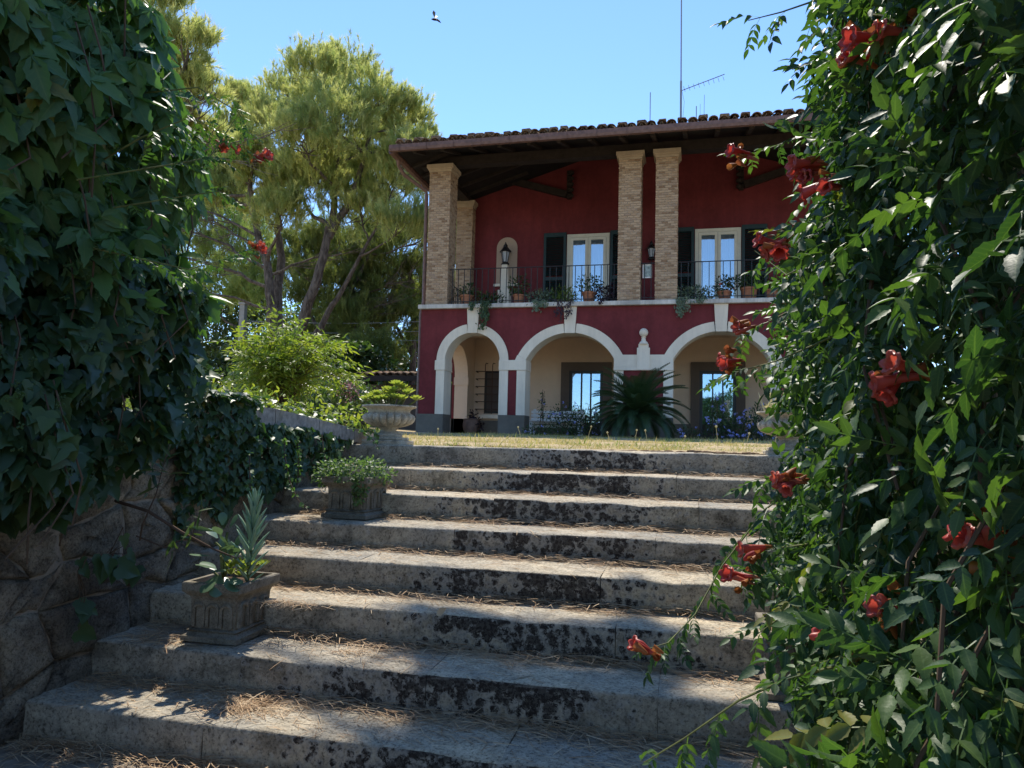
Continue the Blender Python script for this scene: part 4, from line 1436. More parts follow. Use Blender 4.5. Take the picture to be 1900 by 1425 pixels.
# ------------------------------------------------------------------ urns and planters by the steps
def rosette(pos, n, L, W, mat, parent, name='leaf_rosette', up=.5, seed=0, prof=None):
    rg = np.random.default_rng(seed)
    a = np.arange(n) * 2.39996 + rg.random() * 6
    t = (np.arange(n) + .5) / n
    el = R(80) - t * R(75) * up * 1.6
    d = np.stack([np.cos(a) * np.cos(el), np.sin(a) * np.cos(el), np.sin(el)], 1)
    nr = np.stack([-np.cos(a) * np.sin(el), -np.sin(a) * np.sin(el), np.cos(el)], 1)
    base = blade(L, W, prof or [(0, .35), (.35, .7), (.7, 1.0), (.9, .7), (1, .1)], .25, -.1)
    return base, np.tile(np.array(pos), (n, 1)), frames(d, nr), (.55 + .5 * t)

def urn(name, label, c):
    x, y, z = c
    t = thing('garden_urn', label, 'urn', c, 'carved stone urns at the head of the steps')
    m = MB(); m.box(x - .165, x + .165, y - .165, y + .165, z - .02, z + .035, .006); m.box(x - .135, x + .135, y - .135, y + .135, z + .035, z + .06, .006)
    m.build('plinth', M['urn'], t)
    m = MB(); m.lathe([(.115, .06), (.118, .075), (.10, .09), (.075, .10), (.065, .115), (.07, .125), (.082, .13), (.082, .14)], c, 28)
    m.build('foot', M['urn'], t, smooth=True)
    NB = 20
    def gad(a, zz):
        k = max(0, min(1, (zz - .145) / .03)) * max(0, min(1, (.258 - zz) / .02))
        return 1 + .15 * k * (abs(math.sin(a * NB / 2)) ** .45 - .72)
    prof = [(.075, .138), (.10, .142), (.15, .155), (.188, .175), (.207, .20), (.212, .22), (.205, .24), (.188, .255), (.176, .262), (.174, .275), (.182, .288), (.20, .30), (.222, .305), (.228, .312), (.224, .322), (.205, .324), (.19, .312), (.17, .28)]
    m = MB(); m.lathe(prof, c, NB * 8, gad, cap=False)
    m.build('bowl', M['urn'], t, smooth=True)
    m = MB(); m.lathe([(.0, .295), (.185, .30)], c, 20, cap=False); m.build('soil', M['soil'], t)
    return t
UL = (-2.475, 5.80, -.045); UR = (.68, 5.84, -.05)
urn('garden_urn', 'stone urn with yellow green succulents standing on the top step by the ivy', UL)
urn('garden_urn', 'stone urn with pale dry stalks half hidden by the trumpet vine', UR)
# succulents of the left urn
t = thing('succulent', 'yellow green succulent rosettes crowning the left stone urn', 'plant', (UL[0], UL[1], UL[2] + .30))
rg = random.Random(5)
spots = [(-.16, 0, .05), (-.09, -.06, .07), (-.03, .02, .11), (.05, -.05, .10), (.10, .03, .13), (.16, -.02, .08), (.25, -.04, .03), (-.20, -.05, .02), (.0, -.1, .03), (.09, -.1, .04), (-.12, -.10, .03), (-.06, .08, .09), (.03, .09, .12), (.13, .09, .10), (-.13, .09, .06), (.02, -.03, .07), (.07, -.02, .15), (-.05, -.12, .02), (.15, -.1, .03), (.04, .03, .16)]
sm = MB()
for i, (dx, dy, dz) in enumerate(spots):
    p = (UL[0] + dx, UL[1] + dy, UL[2] + .335 + dz)
    sm.tube([(UL[0] + dx * .5, UL[1] + dy * .5, UL[2] + .29), p], .008, 5)
    b_, ps, rt, sc = rosette(p, 26, .072, .034, None, None, seed=i, up=.55)
    scatter('rosette', b_, ps, rt, sc, M['succ_lime'], t)
sm.build('stem', M['vinestem'], t, kind='stuff')
# dry stalks of the right urn
def blades(n, c, rad, h0, h1, w, spread, seed, bend=.3):
    rg = np.random.default_rng(seed)
    a = rg.random(n) * 6.283; r = np.sqrt(rg.random(n)) * rad
    p = np.stack([c[0] + np.cos(a) * r, c[1] + np.sin(a) * r, np.full(n, c[2])], 1)
    d = np.stack([rg.normal(0, spread, n), rg.normal(0, spread, n), np.ones(n)], 1)
    nr = np.stack([rg.normal(0, 1, n), rg.normal(0, 1, n), np.zeros(n)], 1)
    return p, frames(d, nr), h0 + rg.random(n) * (h1 - h0)
GB = blade(1.0, .055, [(0, .8), (.4, 1), (.75, .6), (1, 0)], .3, .25)
t = thing('dry_plant', 'pale yellow stalks rising from the urn by the trumpet vine', 'plant', (UR[0], UR[1], UR[2] + .30))
p_, f_, s_ = blades(120, (UR[0], UR[1], UR[2] + .29), .16, .06, .22, 1, .3, 4)
scatter('foliage', GB, p_, f_, s_, M['straw'], t)
cl = [(UR[0] + random.uniform(-.17, .17), UR[1] + random.uniform(-.1, .1), UR[2] + random.uniform(.30, .44)) for k in range(20)]
bb = []; 
for i, p in enumerate(cl):
    b_, ps, rt, sc = rosette(p, 12, .035, .014, None, None, seed=50 + i)
    bb.append((ps, rt, sc))
scatter('flower_head', b_, np.concatenate([q[0] for q in bb]), np.concatenate([q[1] for q in bb]), np.concatenate([q[2] for q in bb]), M['straw'], t)

def planter(label, c, wd, dp, ht, rz=0):
    """tapering square stone trough with a moulded rim, foot and fluted panels"""
    t = thing('stone_planter', label, 'planter', c, 'square stone planters on the steps')
    def ring(m, prof):
        v = []; f = []
        for s, z in prof:
            hx, hy = wd / 2 + s, dp / 2 + s
            v += [(c[0] - hx, c[1] - hy, c[2] + z), (c[0] + hx, c[1] - hy, c[2] + z), (c[0] + hx, c[1] + hy, c[2] + z), (c[0] - hx, c[1] + hy, c[2] + z)]
        for i in range(len(prof) - 1):
            for k in range(4):
                f.append((i * 4 + k, i * 4 + (k + 1) % 4, (i + 1) * 4 + (k + 1) % 4, (i + 1) * 4 + k))
        f.append((3, 2, 1, 0)); m.add(v, f)
    m = MB(); ring(m, [(.01, 0), (.022, .004), (.022, ht * .10), (.004, ht * .13), (-.004, ht * .16), (.004, ht * .19), (-.012, ht * .22), (-.006, ht * .70), (.0, ht * .76), (.012, ht * .79), (.016, ht * .82)])
    m.build('body', M['trough'], t)
    m = MB(); ring(m, [(.014, ht * .815), (.022, ht * .83), (.026, ht * .86), (.026, ht * .98), (.022, ht), (.0, ht), (-.004, ht * .9), (-.006, ht * .8)])
    m.build('rim', M['trough'], t)
    m = MB(); m.box(c[0] - wd / 2 + .006, c[0] + wd / 2 - .006, c[1] - dp / 2 + .006, c[1] + dp / 2 - .006, c[2] + ht * .7, c[2] + ht * .9); m.build('soil', M['soil'], t)
    # raised ribs and arched hoods of the fluted sides
    m = MB(); n = 3
    for fx in (0, 1):
        L = dp if fx else wd
        for k in range(n):
            u = (-.5 + (k + .5) / n) * L * .86
            hw = L * .86 / n * .36
            for e in (-1, 1):
                for q in (u - hw, u + hw):
                    pts = [(q, ht * .26), (q, ht * .55)]
                    if fx: m.box(c[0] + e * (wd / 2 - .009) - .012, c[0] + e * (wd / 2 - .009) + .012, c[1] + q - .008, c[1] + q + .008, c[2] + ht * .25, c[2] + ht * .56)
                    else: m.box(c[0] + q - .008, c[0] + q + .008, c[1] + e * (dp / 2 - .009) - .012, c[1] + e * (dp / 2 - .009) + .012, c[2] + ht * .25, c[2] + ht * .56)
                arc = []
                for s in range(9):
                    a = math.pi * s / 8
                    arc.append((u - hw * math.cos(a), ht * .55 + hw * .8 * math.sin(a)))
                if fx: m.tube([(c[0] + e * (wd / 2 - .004), c[1] + a_, c[2] + b_) for a_, b_ in arc], .010, 5)
                else: m.tube([(c[0] + a_, c[1] + e * (dp / 2 - .004), c[2] + b_) for a_, b_ in arc], .010, 5)
    m.build('fluting', M['trough'], t)
    t.rotation_euler.z = rz
    return t
P1 = (-2.19, 3.285, -.970); P2 = (-2.13, 4.53, -.510); P3 = (.42, 3.29, -.970)
planter('low stone planter holding broad jade leaves and a tall blue green succulent', P1, .25, .31, .275, .02)
planter('stone planter overflowing with small green herbs above the third step', P2, .27, .33, .265, -.04)
planter('stone planter half buried in the trumpet vine at the right of the steps', P3, .25, .31, .26, .03)

# plants of the front planter
t = thing('succulent', 'tall upright blue green succulent with finger leaves in the front planter', 'plant', (-2.06, 3.24, -.72))
n = 46
k = np.arange(n); a = k * 2.4; h = k / n
st = np.array([-2.075, 3.23, -.72]); top = np.array([-2.04, 3.21, -.335])
pos = st + (top - st) * (h ** .9)[:, None]
el = R(38) + h * R(40)
d = np.stack([np.cos(a) * np.cos(el), np.sin(a) * np.cos(el), np.sin(el)], 1)
nr = np.stack([-np.cos(a) * np.sin(el), -np.sin(a) * np.sin(el), np.cos(el)], 1)
def finger(L, r, n=6):
    m = MB(); m.tube([(0, 0, 0), (0, L * .3, .004), (0, L * .75, .003), (0, L * .95, 0), (0, L, 0)], [r * .55, r, r * .85, r * .4, .0005], n, False)
    V = np.array(m.v, np.float32); T = np.array([q for f in m.f for q in ((f[0], f[1], f[2]), (f[0], f[2], f[3]))], np.int32)
    V[:, 2] *= .55
    return V, T
leafobjs('leaf', [finger(.115, .0095)], pos, frames(d, nr), .72 + .5 * np.sin(np.pi * (.15 + .75 * h)), M['succ_blue'], t)
m = MB(); m.tube([st, top], .008, 6); m.build('stem', M['vinestem'], t, kind='stuff')
t = thing('jade_plant', 'succulent with broad dark paddle leaves hanging over the rim of the front planter', 'plant', (-2.2, 3.22, -.70))
PAD = [(0, .22), (.18, .45), (.42, .88), (.65, 1), (.85, .8), (.96, .4), (1, 0)]
pb = blade(.108, .074, PAD, -.12, .05)
P = [(-2.215, 3.17, -.69, -100, -35, 1), (-2.19, 3.16, -.685, -70, -55, 1), (-2.15, 3.15, -.69, -25, -25, 1.05), (-2.24, 3.2, -.67, 165, 20, .95), (-2.17, 3.2, -.64, 40, 55, .9), (-2.2, 3.22, -.63, 110, 60, .95), (-2.23, 3.19, -.66, -150, 15, .9),
     (-2.14, 3.22, -.65, 10, 25, .9), (-2.18, 3.18, -.66, -80, 5, .85), (-2.22, 3.24, -.60, 140, 65, .8), (-2.17, 3.23, -.58, 60, 70, .75), (-2.19, 3.22, -.56, -120, 55, .7), (-2.16, 3.2, -.60, -40, 40, .75), (-2.12, 3.17, -.69, -45, -10, .85),
     (-2.24, 3.20, -.52, 170, 35, .75), (-2.21, 3.18, -.50, -80, 40, .7), (-2.19, 3.22, -.47, 60, 65, .65), (-2.23, 3.22, -.46, 130, 70, .6), (-2.20, 3.19, -.58, -30, 30, .8), (-2.25, 3.17, -.60, -140, 10, .9)]
P = np.array(P); az, el = np.radians(P[:, 3]), np.radians(P[:, 4])
d = np.stack([np.cos(az) * np.cos(el), np.sin(az) * np.cos(el), np.sin(el)], 1)
nr = np.stack([-np.cos(az) * np.sin(el), -np.sin(az) * np.sin(el), np.cos(el)], 1)
leafobjs('leaf', [pb], P[:, :3] + np.array([.025, -.02, .025]), frames(d, nr), P[:, 5], M['succ_dark'], t)
m = MB()
for q in P[::2]: m.tube([(-2.19, 3.21, -.74), ((q[0] - 2.19) / 2, (q[1] + 3.21) / 2, q[2] - .02), q[:3]], .006, 5)
m.build('stem', M['vinestem'], t, kind='stuff')
t = thing('succulent', 'low bright green rosettes at the right rim of the front planter', 'plant', (-2.09, 3.3, -.70))
bb = []
for i in range(14):
    p = (-2.09 + random.uniform(-.07, .06), 3.28 + random.uniform(-.12, .12), -.68 + random.uniform(.0, .07))
    b_, ps, rt, sc = rosette(p, 14, .046, .018, None, None, seed=80 + i)
    bb.append((ps, rt, sc))
scatter('rosette', b_, np.concatenate([q[0] for q in bb]), np.concatenate([q[1] for q in bb]), np.concatenate([q[2] for q in bb]), M['succ_lime'], t)

def bush_pts(n, c, r, seed, shell=.45):
    rg = np.random.default_rng(seed)
    u = unit(rg.normal(size=(n, 3)))
    q = (shell + (1 - shell) * rg.random(n) ** .6)
    lump = 1 + .22 * np.array([fbm(tuple(v * 1.7 + seed), 1.0, 2) for v in u])
    p = np.array(c) + u * np.array(r) * (q * lump)[:, None]
    d = unit(u * .7 + rg.normal(size=(n, 3)) * .7)
    nr = unit(np.array([0, 0, 1.]) + u * .5 + rg.normal(size=(n, 3)) * .5)
    return p, frames(d, nr), .65 + .6 * rg.random(n)
t = thing('herb_plant', 'mound of small green leaves spilling over the middle planter', 'plant', (P2[0], P2[1], P2[2] + .26))
p_, f_, s_ = bush_pts(1500, (P2[0] - .01, P2[1] - .02, P2[2] + .285), (.23, .22, .10), 6)
p2_, f2_, s2_ = bush_pts(220, (P2[0] + .10, P2[1] - .19, P2[2] + .20), (.05, .04, .10), 7)
p3_, f3_, s3_ = bush_pts(260, (P2[0] - .19, P2[1] - .08, P2[2] + .27), (.09, .1, .09), 8)
HB_ = blade(.026, .017, OV_LO, .2, .2)
scatter('foliage', HB_, np.concatenate([p_, p2_, p3_]), np.concatenate([f_, f2_, f3_]), np.concatenate([s_, s2_, s3_]), M['herb'], t)

# ------------------------------------------------------------------ pots and plants along the loggia edge
YP = YF + .27
def pot(parent, x, y, z, r, h):
    m = MB(); m.lathe([(r * .68, 0), (r * .92, h * .82), (r * .92, h * .84), (r * 1.04, h * .84), (r * 1.06, h * .98), (r * .95, h), (r * .86, h * .9)], (x, y, z), 16)
    return m.build('pot', M['terracotta'], parent, smooth=True)
LF = blade(.07, .04, OV_LO, .25, .2)
LFN = blade(.09, .022, OV_LO, .25, .25)
def potted(label, x, r, h, leaf, mat, br, n, dy=0, seed=0, flowers=None, zoff=0, lb=LF):
    br = tuple(q * 1.22 for q in br); r *= 1.12; h *= 1.1
    t = thing('potted_plant', label, 'potted plant', (x, YP + dy, ZS1), 'potted plants along the loggia edge')
    pot(t, x, YP + dy, ZS1, r, h)
    p_, f_, s_ = bush_pts(int(n * 1.8), (x, YP + dy, ZS1 + h + br[2] * .6 + zoff), br, seed, .2)
    scatter('foliage', lb, p_, f_, s_, mat, t)
    m = MB()
    for i in range(6): m.tube([(x, YP + dy, ZS1 + h * .8), tuple(p_[i * 3])], .006, 4)
    m.build('stem', M['twig'], t, kind='stuff')
    if flowers:
        q = bush_pts(flowers, (x, YP + dy, ZS1 + h + br[2] * .8), (br[0] * .9, br[1] * .9, br[2] * .8), seed + 1, .7)
        scatter('flower', blade(.05, .05, OV_LO, .1, -.2), *q, M['redfl'], t)
    return t
potted('terracotta pot with a dark green rosette beside the corner pier', -5.12, .145, .24, None, M['darkshrub'], (.22, .16, .15), 120, 0, 1)
potted('terracotta pot with a young leafy shrub below the lantern niche', -3.88, .125, .23, None, M['darkshrub'], (.20, .16, .24), 150, 0, 2)
potted('old pot with an open branching plant in front of the left french window', -2.28, .145, .25, None, M['darkshrub'], (.26, .16, .22), 130, 0, 3)
potted('small dark pot with red geranium in front of the right french window', .62, .135, .20, None, M['darkshrub'], (.22, .16, .19), 170, 0, 4, 10)
potted('wide terracotta pot with a spreading geranium below the right shutter', 1.13, .16, .27, None, M['darkshrub'], (.34, .2, .17), 240, 0.05, 5, 9)
potted('first of three small pots right of the geraniums with a reddish plant', 1.58, .12, .22, None, M['darkshrub'], (.14, .12, .13), 60, 0.02, 6, 6)
potted('middle one of three small pots right of the geraniums', 1.83, .11, .22, None, M['darkshrub'], (.10, .1, .07), 40, 0.02, 7)
potted('last of three small pots with a grey tuft near the trumpet vine', 2.06, .11, .22, None, M['greyleaf'], (.10, .1, .08), 50, 0.02, 8)
potted('small pot half hidden behind the hanging plant near the corner pier', -4.72, .09, .17, None, M['darkshrub'], (.12, .1, .08), 40, .25, 9)
def spill(name, label, x, mats, top, hang, n, nh, seed, lb=LF):
    top = tuple(q * 1.25 for q in top)
    t = thing(name, label, 'plant', (x, YP - .05, ZS1), 'plants spilling over the loggia edge')
    p_, f_, s_ = bush_pts(int(n * 1.7), (x, YP - .03, ZS1 + top[2] * .75), top, seed, .2)
    P_, F_, S_ = [p_], [f_], [s_]
    if nh:
        rg = np.random.default_rng(seed + 20)
        for (dx, w, L) in hang:
            m_ = int(nh * L * 1.5)
            u = rg.random(m_)
            q = np.stack([x + dx + rg.normal(0, w, m_) * (1 - .5 * u), YF - .15 + rg.normal(0, .035, m_), ZS1 + .05 - L * u], 1)
            P_.append(q); d = unit(np.stack([rg.normal(0, .7, m_), -np.abs(rg.normal(.3, .4, m_)), -np.ones(m_)], 1))
            F_.append(frames(d, unit(rg.normal(0, .5, (m_, 3)) + np.array([0, -1, .6])))); S_.append(.5 + .5 * rg.random(m_))
    scatter('foliage', lb, np.concatenate(P_), np.concatenate(F_), np.concatenate(S_), mats, t)
    m = MB()
    for (dx, w, L) in hang: m.tube([(x + dx * .5, YP - .1, ZS1 + .05), (x + dx, YF - .13, ZS1 + .04), (x + dx, YF - .14, ZS1 - L * .9)], .006, 4)
    m.tube([(x, YP, ZS1), (x, YP, ZS1 + top[2])], .01, 4)
    m.build('stem', M['twig'], t, kind='stuff')
    return t
spill('hanging_plant', 'dark green plant hanging down over the narrow arch', -4.60, M['darkshrub'], (.34, .16, .16), [(.0, .07, .62), (.08, .05, .45), (-.28, .05, .18)], 260, 260, 31)
spill('hanging_plant', 'grey green bush spilling over the slab left of the left french window', -3.33, M['greyleaf'], (.30, .18, .17), [(-.05, .09, .24), (.1, .08, .15)], 330, 300, 32)
spill('green_bush', 'rounded green bush at the foot of the left french window', -2.83, M['grass'], (.28, .18, .20), [], 330, 0, 33, LFN)
spill('purple_plant', 'dark purple leaved plant beside the left pier of the middle pair', -1.86, M['purple'], (.30, .18, .21), [(-.1, .06, .10)], 300, 150, 34)
spill('hanging_plant', 'grey green plant spilling over the slab right of the right middle pier', .0, M['greyleaf'], (.36, .18, .17), [(-.2, .10, .30), (-.3, .05, .42), (.1, .1, .12)], 360, 260, 35)
t = spill('trailing_vine', 'thin bare reddish vine trailing across the keystone of the left wide arch', -2.70, M['purple'], (.10, .08, .06), [(.0, .04, .42), (.08, .03, .30), (-.12, .05, .5), (-.22, .06, .38)], 20, 60, 36)
# potted plant by the jar below
t = thing('trailing_plant', 'dark trailing plant growing out of the old jar in the narrow arch', 'plant', (-5.1, 16.95, HB + .4))
q = bush_pts(110, (-5.10, 16.95, .60), (.10, .1, .14), 41, .1); q2 = bush_pts(110, (-4.92, 16.88, .36), (.11, .08, .20), 42, .1)
scatter('foliage', LF, *[np.concatenate([a, b]) for a, b in zip(q, q2)], M['purple'], t)

# ------------------------------------------------------------------ lawn planting: cycad, plumbago, grass
def cycad(c, label):
    t = thing('sago_palm', label, 'palm', c)
    m = MB(); m.lathe([(.16, -.1), (.17, .15), (.14, .32), (.05, .40)], c, 12); m.build('trunk', M['bark'], t)
    rg = np.random.default_rng(12)
    NF = 84
    for k in range(NF):
        az = k * 2.39996 + rg.normal(0, .12); u = (k + .5) / NF
        e0 = R(86) - u * R(88); L = (.86 + .28 * rg.random()) * (1.08 - .15 * u)
        n = 30; P = []; p = Vector((c[0], c[1], c[2] + .42)); el = e0
        for i in range(n + 1):
            P.append(p.copy())
            p = p + Vector((math.cos(az) * math.cos(el), math.sin(az) * math.cos(el), math.sin(el))) * (L / n)
            el -= (R(40) + u * R(22)) / n * (1 + i / n)
        side = Vector((-math.sin(az), math.cos(az), 0))
        m = MB(); m.tube(P[::5] + [P[-1]], [.011, .010, .008, .007, .006, .005, .003, .002][:len(P[::5]) + 1], 4)
        for i in range(5, n + 1):
            f = i / n; ll = .165 * math.sin(math.pi * (.18 + .74 * f)) + .02
            d0 = (P[i] - P[i - 1]).normalized(); up = side.cross(d0) * -1
            for sd in (-1, 1):
                d = (side * sd * .86 + d0 * .62 + up * .30).normalized()
                q = P[i]; w = d0 * .015
                m.add([q - w, q + w, q + d * ll * .6 + w * .8 + up * .006, q + d * ll * .6 - w * .8 + up * .006, q + d * ll - Vector((0, 0, .015))], [(0, 1, 2, 3), (3, 2, 4)])
        m.cur = 0
        m.build('frond', M['cycad'], t)
cycad((-1.04, 14.3, .12), 'dark sago palm spreading its fronds before the middle of the porch')

PL = blade(.055, .026, OV_LO, .25, .2)
def plumbago(label, blobs, seed, nfl):
    x, y = blobs[0][0][:2]
    t = thing('plumbago_bush', label, 'bush', (x, y, .12), 'blue flowered bushes before the porch')
    Q = [bush_pts(int(n), c, r, seed + i, .15) for i, (c, r, n) in enumerate(blobs)]
    A = [np.concatenate([q[k] for q in Q]) for k in range(3)]
    scatter('foliage', PL, *A, M['pumbago'], t)
    m = MB()
    for c, r, n in blobs:
        for k in range(5): m.tube([(c[0] + random.uniform(-.1, .1), c[1], .10), (c[0] + random.uniform(-.5, .5) * r[0], c[1], c[2] + r[2] * random.uniform(.2, 1.05))], .006, 4)
    m.build('stem', M['twig'], t, kind='stuff')
    rg = np.random.default_rng(seed + 9)
    fb = []
    for k in range(7):
        a = rg.random() * 6.28
        fb.append(xf(blade(.028, .024, OV_LO, .1, -.2), a, R(25)))
    fb = join([xf(b, 0, 0, 0, (random.uniform(-.02, .02), random.uniform(-.02, .02), random.uniform(-.015, .02))) for b in fb])
    mes = npmesh('flower_cluster', *fb, True, rng.random(len(fb[0]))); mes.materials.append(M['bluefl'])
    tot = sum(b[2] for b in blobs)
    for (c, r, n) in blobs:
        for k in range(max(1, int(nfl * n / tot))):
            u = unit(rg.normal(size=3)); u[1] = -abs(u[1]); 
            p = np.array(c) + u * np.array(r) * rg.uniform(.8, 1.15)
            if p[2] < .14: p[2] = .14 + .1 * rg.random()
            o = bpy.data.objects.new('flower_cluster', mes); link(o, t, p)
            o.rotation_euler = (rg.uniform(0, 1.4), rg.uniform(-.5, .5), rg.uniform(0, 6)); s = rg.uniform(.9, 1.5); o.scale = (s, s, s)
plumbago('loose blue flowering bush left of the sago palm with one tall shoot', [((-2.55, 14.9, .40), (.45, .35, .42), 1100), ((-2.98, 14.8, .65), (.09, .09, .42), 130), ((-2.1, 14.9, .42), (.35, .3, .40), 700), ((-3.0, 14.6, .22), (.35, .25, .14), 350)], 60, 36)
plumbago('blue flowering bush in front of the right porch door', [((.40, 13.8, .46), (.22, .25, .50), 520), ((.75, 13.8, .32), (.40, .3, .28), 850), ((1.15, 13.75, .42), (.35, .3, .34), 750), ((1.6, 13.75, .4), (.35, .3, .34), 600), ((.0, 13.9, .2), (.3, .25, .14), 250)], 70, 85)

def lawn_grass():
    n = 42000
    y = 5.78 + (rng.random(n) ** 1.7) * 9.6; x = -4.6 + rng.random(n) * 7.5
    keep = np.array([fbm((a, b, 1), 1.4, 2) > -.10 + .26 * (b < 6.3) for a, b in zip(x, y)])
    keep &= ~((y < 5.97) & (np.abs(x - UL[0]) < .22)) & ~((np.abs(x - UL[0]) < .17) & (np.abs(y - UL[1]) < .17))
    x, y = x[keep], y[keep]; n = len(x)
    z = np.array([lawn_h(a, b) for a, b in zip(x, y)]) - .008
    d = np.stack([rng.normal(0, .75, n), rng.normal(0, .75, n), np.ones(n)], 1)
    nr = rng.normal(size=(n, 3)) * np.array([1, 1, .2])
    s = (.022 + .042 * rng.random(n)) * np.where(rng.random(n) < .05, 1.7, 1)
    fresh = np.array([fbm((a, b, 7), 1.1, 2) for a, b in zip(x, y)]) + rng.normal(0, .25, n) > .34
    b_ = blade(1, .10, [(0, .8), (.5, .8), (1, 0)], .2, .35)
    for nm, mk, mt in (('dry_grass', ~fresh, 'drygrass'), ('green_grass', fresh, 'grass')):
        o = scatter(nm, b_, np.stack([x, y, z], 1)[mk], frames(d, nr)[mk], s[mk], M[mt])
        tag(o, kind='stuff')
lawn_grass()
def clods():                                   # crumbling soil lip where the turf ends behind the top step
    V = []; F = []
    for k in range(240):
        x = random.choice((random.gauss(-1.0, .45), random.gauss(.0, .5), random.uniform(-2.2, .6))); y = 5.93 + random.gauss(0, .05)
        r = random.uniform(.006, .024); n = len(V); z = lawn_h(x, y)
        for a in range(6):
            for (q, h) in ((1, -.3), (.8, .45)):
                e = r * q * random.uniform(.7, 1.3)
                V.append((x + 1.6 * e * math.cos(a * 1.047), y + e * math.sin(a * 1.047), z + h * r * random.uniform(.7, 1.3)))
        V.append((x, y, z + r * .7))
        for a in range(6):
            b = (a + 1) % 6
            F += [(n + 2 * a, n + 2 * b, n + 2 * b + 1, n + 2 * a + 1), (n + 2 * a + 1, n + 2 * b + 1, n + 12)]
    tag(MB().add(V, F).build('soil_clods', M['soil']), kind='stuff')
clods()
# a few dry flower stalks standing in the lawn
p = np.array([(-1.03, 9.5), (-.75, 9.9), (-.55, 9.3), (.25, 8.2), (-2.35, 10.2), (.55, 8.4), (-.1, 9.0), (.8, 8.0), (1.0, 7.4), (-1.5, 10.8), (-3.2, 9.1)])
z = np.array([lawn_h(*q) for q in p])
m = MB()
for (x, y), zz in zip(p, z):
    h = random.uniform(.09, .24); l = random.uniform(-.06, .06)
    m.tube([(x, y, zz - .01), (x + l * .5, y, zz + h * .6), (x + l, y, zz + h)], .004, 4); m.lathe([(.002, 0), (.014, .008), (.012, .02), (.002, .026)], (x + l, y, zz + h), 6)
o = m.build('dry_flower_stalks', M['straw']); tag(o, kind='stuff')

# ------------------------------------------------------------------ fallen pine needles, petals, crumbs on the treads
def needles():
    A = []; n = 0
    pos = []; rot = []; sc = []
    def lay(xs, ys, zs, az, L, tilt):
        k = len(xs)
        d = np.stack([np.cos(az) * np.cos(tilt), np.sin(az) * np.cos(tilt), np.sin(tilt)], 1)
        nr = np.tile(np.array([0, 0, 1.]), (k, 1)) + rng.normal(0, .3, (k, 3))
        pos.append(np.stack([xs, ys, zs], 1)); rot.append(frames(d, nr)); sc.append(L)
    dens = [0, 2000, 2400, 2400, 2400, 2400, 2500, 2600, 2600]
    for i in range(1, 9):
        yb = YS[i - 1]; yf = YS[i] if i < 8 else 2.2
        k = dens[i]
        x = WX + .03 + rng.random(k) * (EX - WX - .06)
        u = rng.random(k)
        back = rng.random(k) < .80
        clump = np.array([fbm((a * 1.0, i * 5.1, 0), 2.3, 2) for a in x])
        dep = np.where(back, np.abs(rng.normal(0, .055, k)) * (1 + 1.3 * clump), rng.random(k) * (yb - yf) * .95)
        y = yb - .012 - np.clip(dep, 0, (yb - yf) * .96) + .0101 * x
        pile = np.where(back, rng.random(k) * .030 * np.clip(1.2 - dep / .10, 0.1, 1), .002)
        z = ZT[i] + .005 + pile
        az = np.where(rng.random(k) < .6, rng.normal(0, .45, k), rng.random(k) * 6.28)
        lay(x, y, z, az, .055 + .06 * rng.random(k), rng.normal(0, .10, k) + np.where(back, .06, 0))
    # a thicker heap caught in the sun on the second lowest tread
    for cx, cy, i, k, r in ((-1.85, 2.84, 7, 420, .13), (-1.93, 3.32, 5, 160, .08), (-1.4, 3.2, 6, 150, .2), (-2.45, 3.1, 6, 200, .12), (-2.3, 4.25, 3, 120, .08), (.1, 2.62, 8, 260, .2), (-.4, 2.60, 8, 200, .2), (-2.5, 2.6, 8, 260, .2)):
        x = cx + rng.normal(0, r, k); y = cy + rng.normal(0, r * .35, k)
        z = ZT[i] + .006 + rng.random(k) * .02 * np.exp(-((x - cx) ** 2) / r ** 2)
        lay(x, y, z, rng.random(k) * 6.28, .05 + .05 * rng.random(k), rng.normal(.02, .10, k))
    base = blade(1, .032, [(0, .8), (.3, 1), (.7, 1), (1, .3)], .2, .12)
    o = scatter('pine_needles', base, np.concatenate(pos), np.concatenate(rot), np.concatenate(sc), M['needle'])
    tag(o, kind='stuff')
    k = 420; i_ = rng.integers(6, 9, k); x = WX + .6 + rng.random(k) * 3; yb = np.array(YS)[i_ - 1]
    y = yb - rng.random(k) * .34; z = np.array(ZT)[i_] + .006
    o = scatter('petal_crumbs', blade(1, .8, OV_LO, .2, .1), np.stack([x, y, z], 1), frames(rng.normal(size=(k, 3)) * np.array([1, 1, .2]), np.tile([0, 0, 1.], (k, 1))), .003 + .005 * rng.random(k), M['paper'])
    tag(o, kind='stuff')
needles()
t = None
FL = [(-.16, 2.02, -1.274, 'dry pale leaf lying at the foot of the lowest step', .06, 'paper')]
o = scatter('fallen_leaf', blade(.075, .05, OV_MD, .35, -.25), np.array([(-.20, 2.28, -1.262)]), frames(np.array([(.5, .8, .15)]), np.array([(0, -.5, 1.)])), np.ones(1), M['whitewood'])
tag(o, 'pale dry leaf curled on the bottom terrace under the long vine shoot', 'leaf')
o = scatter('fallen_leaf', blade(.06, .04, OV_MD, .5, -.35), np.array([(-1.15, 3.33, -.805)]), frames(np.array([(1, .2, .5)]), np.array([(0, -.8, .6)])), np.ones(1), M['needle'])
tag(o, 'small tan leaf caught at the back of the sixth tread', 'leaf')

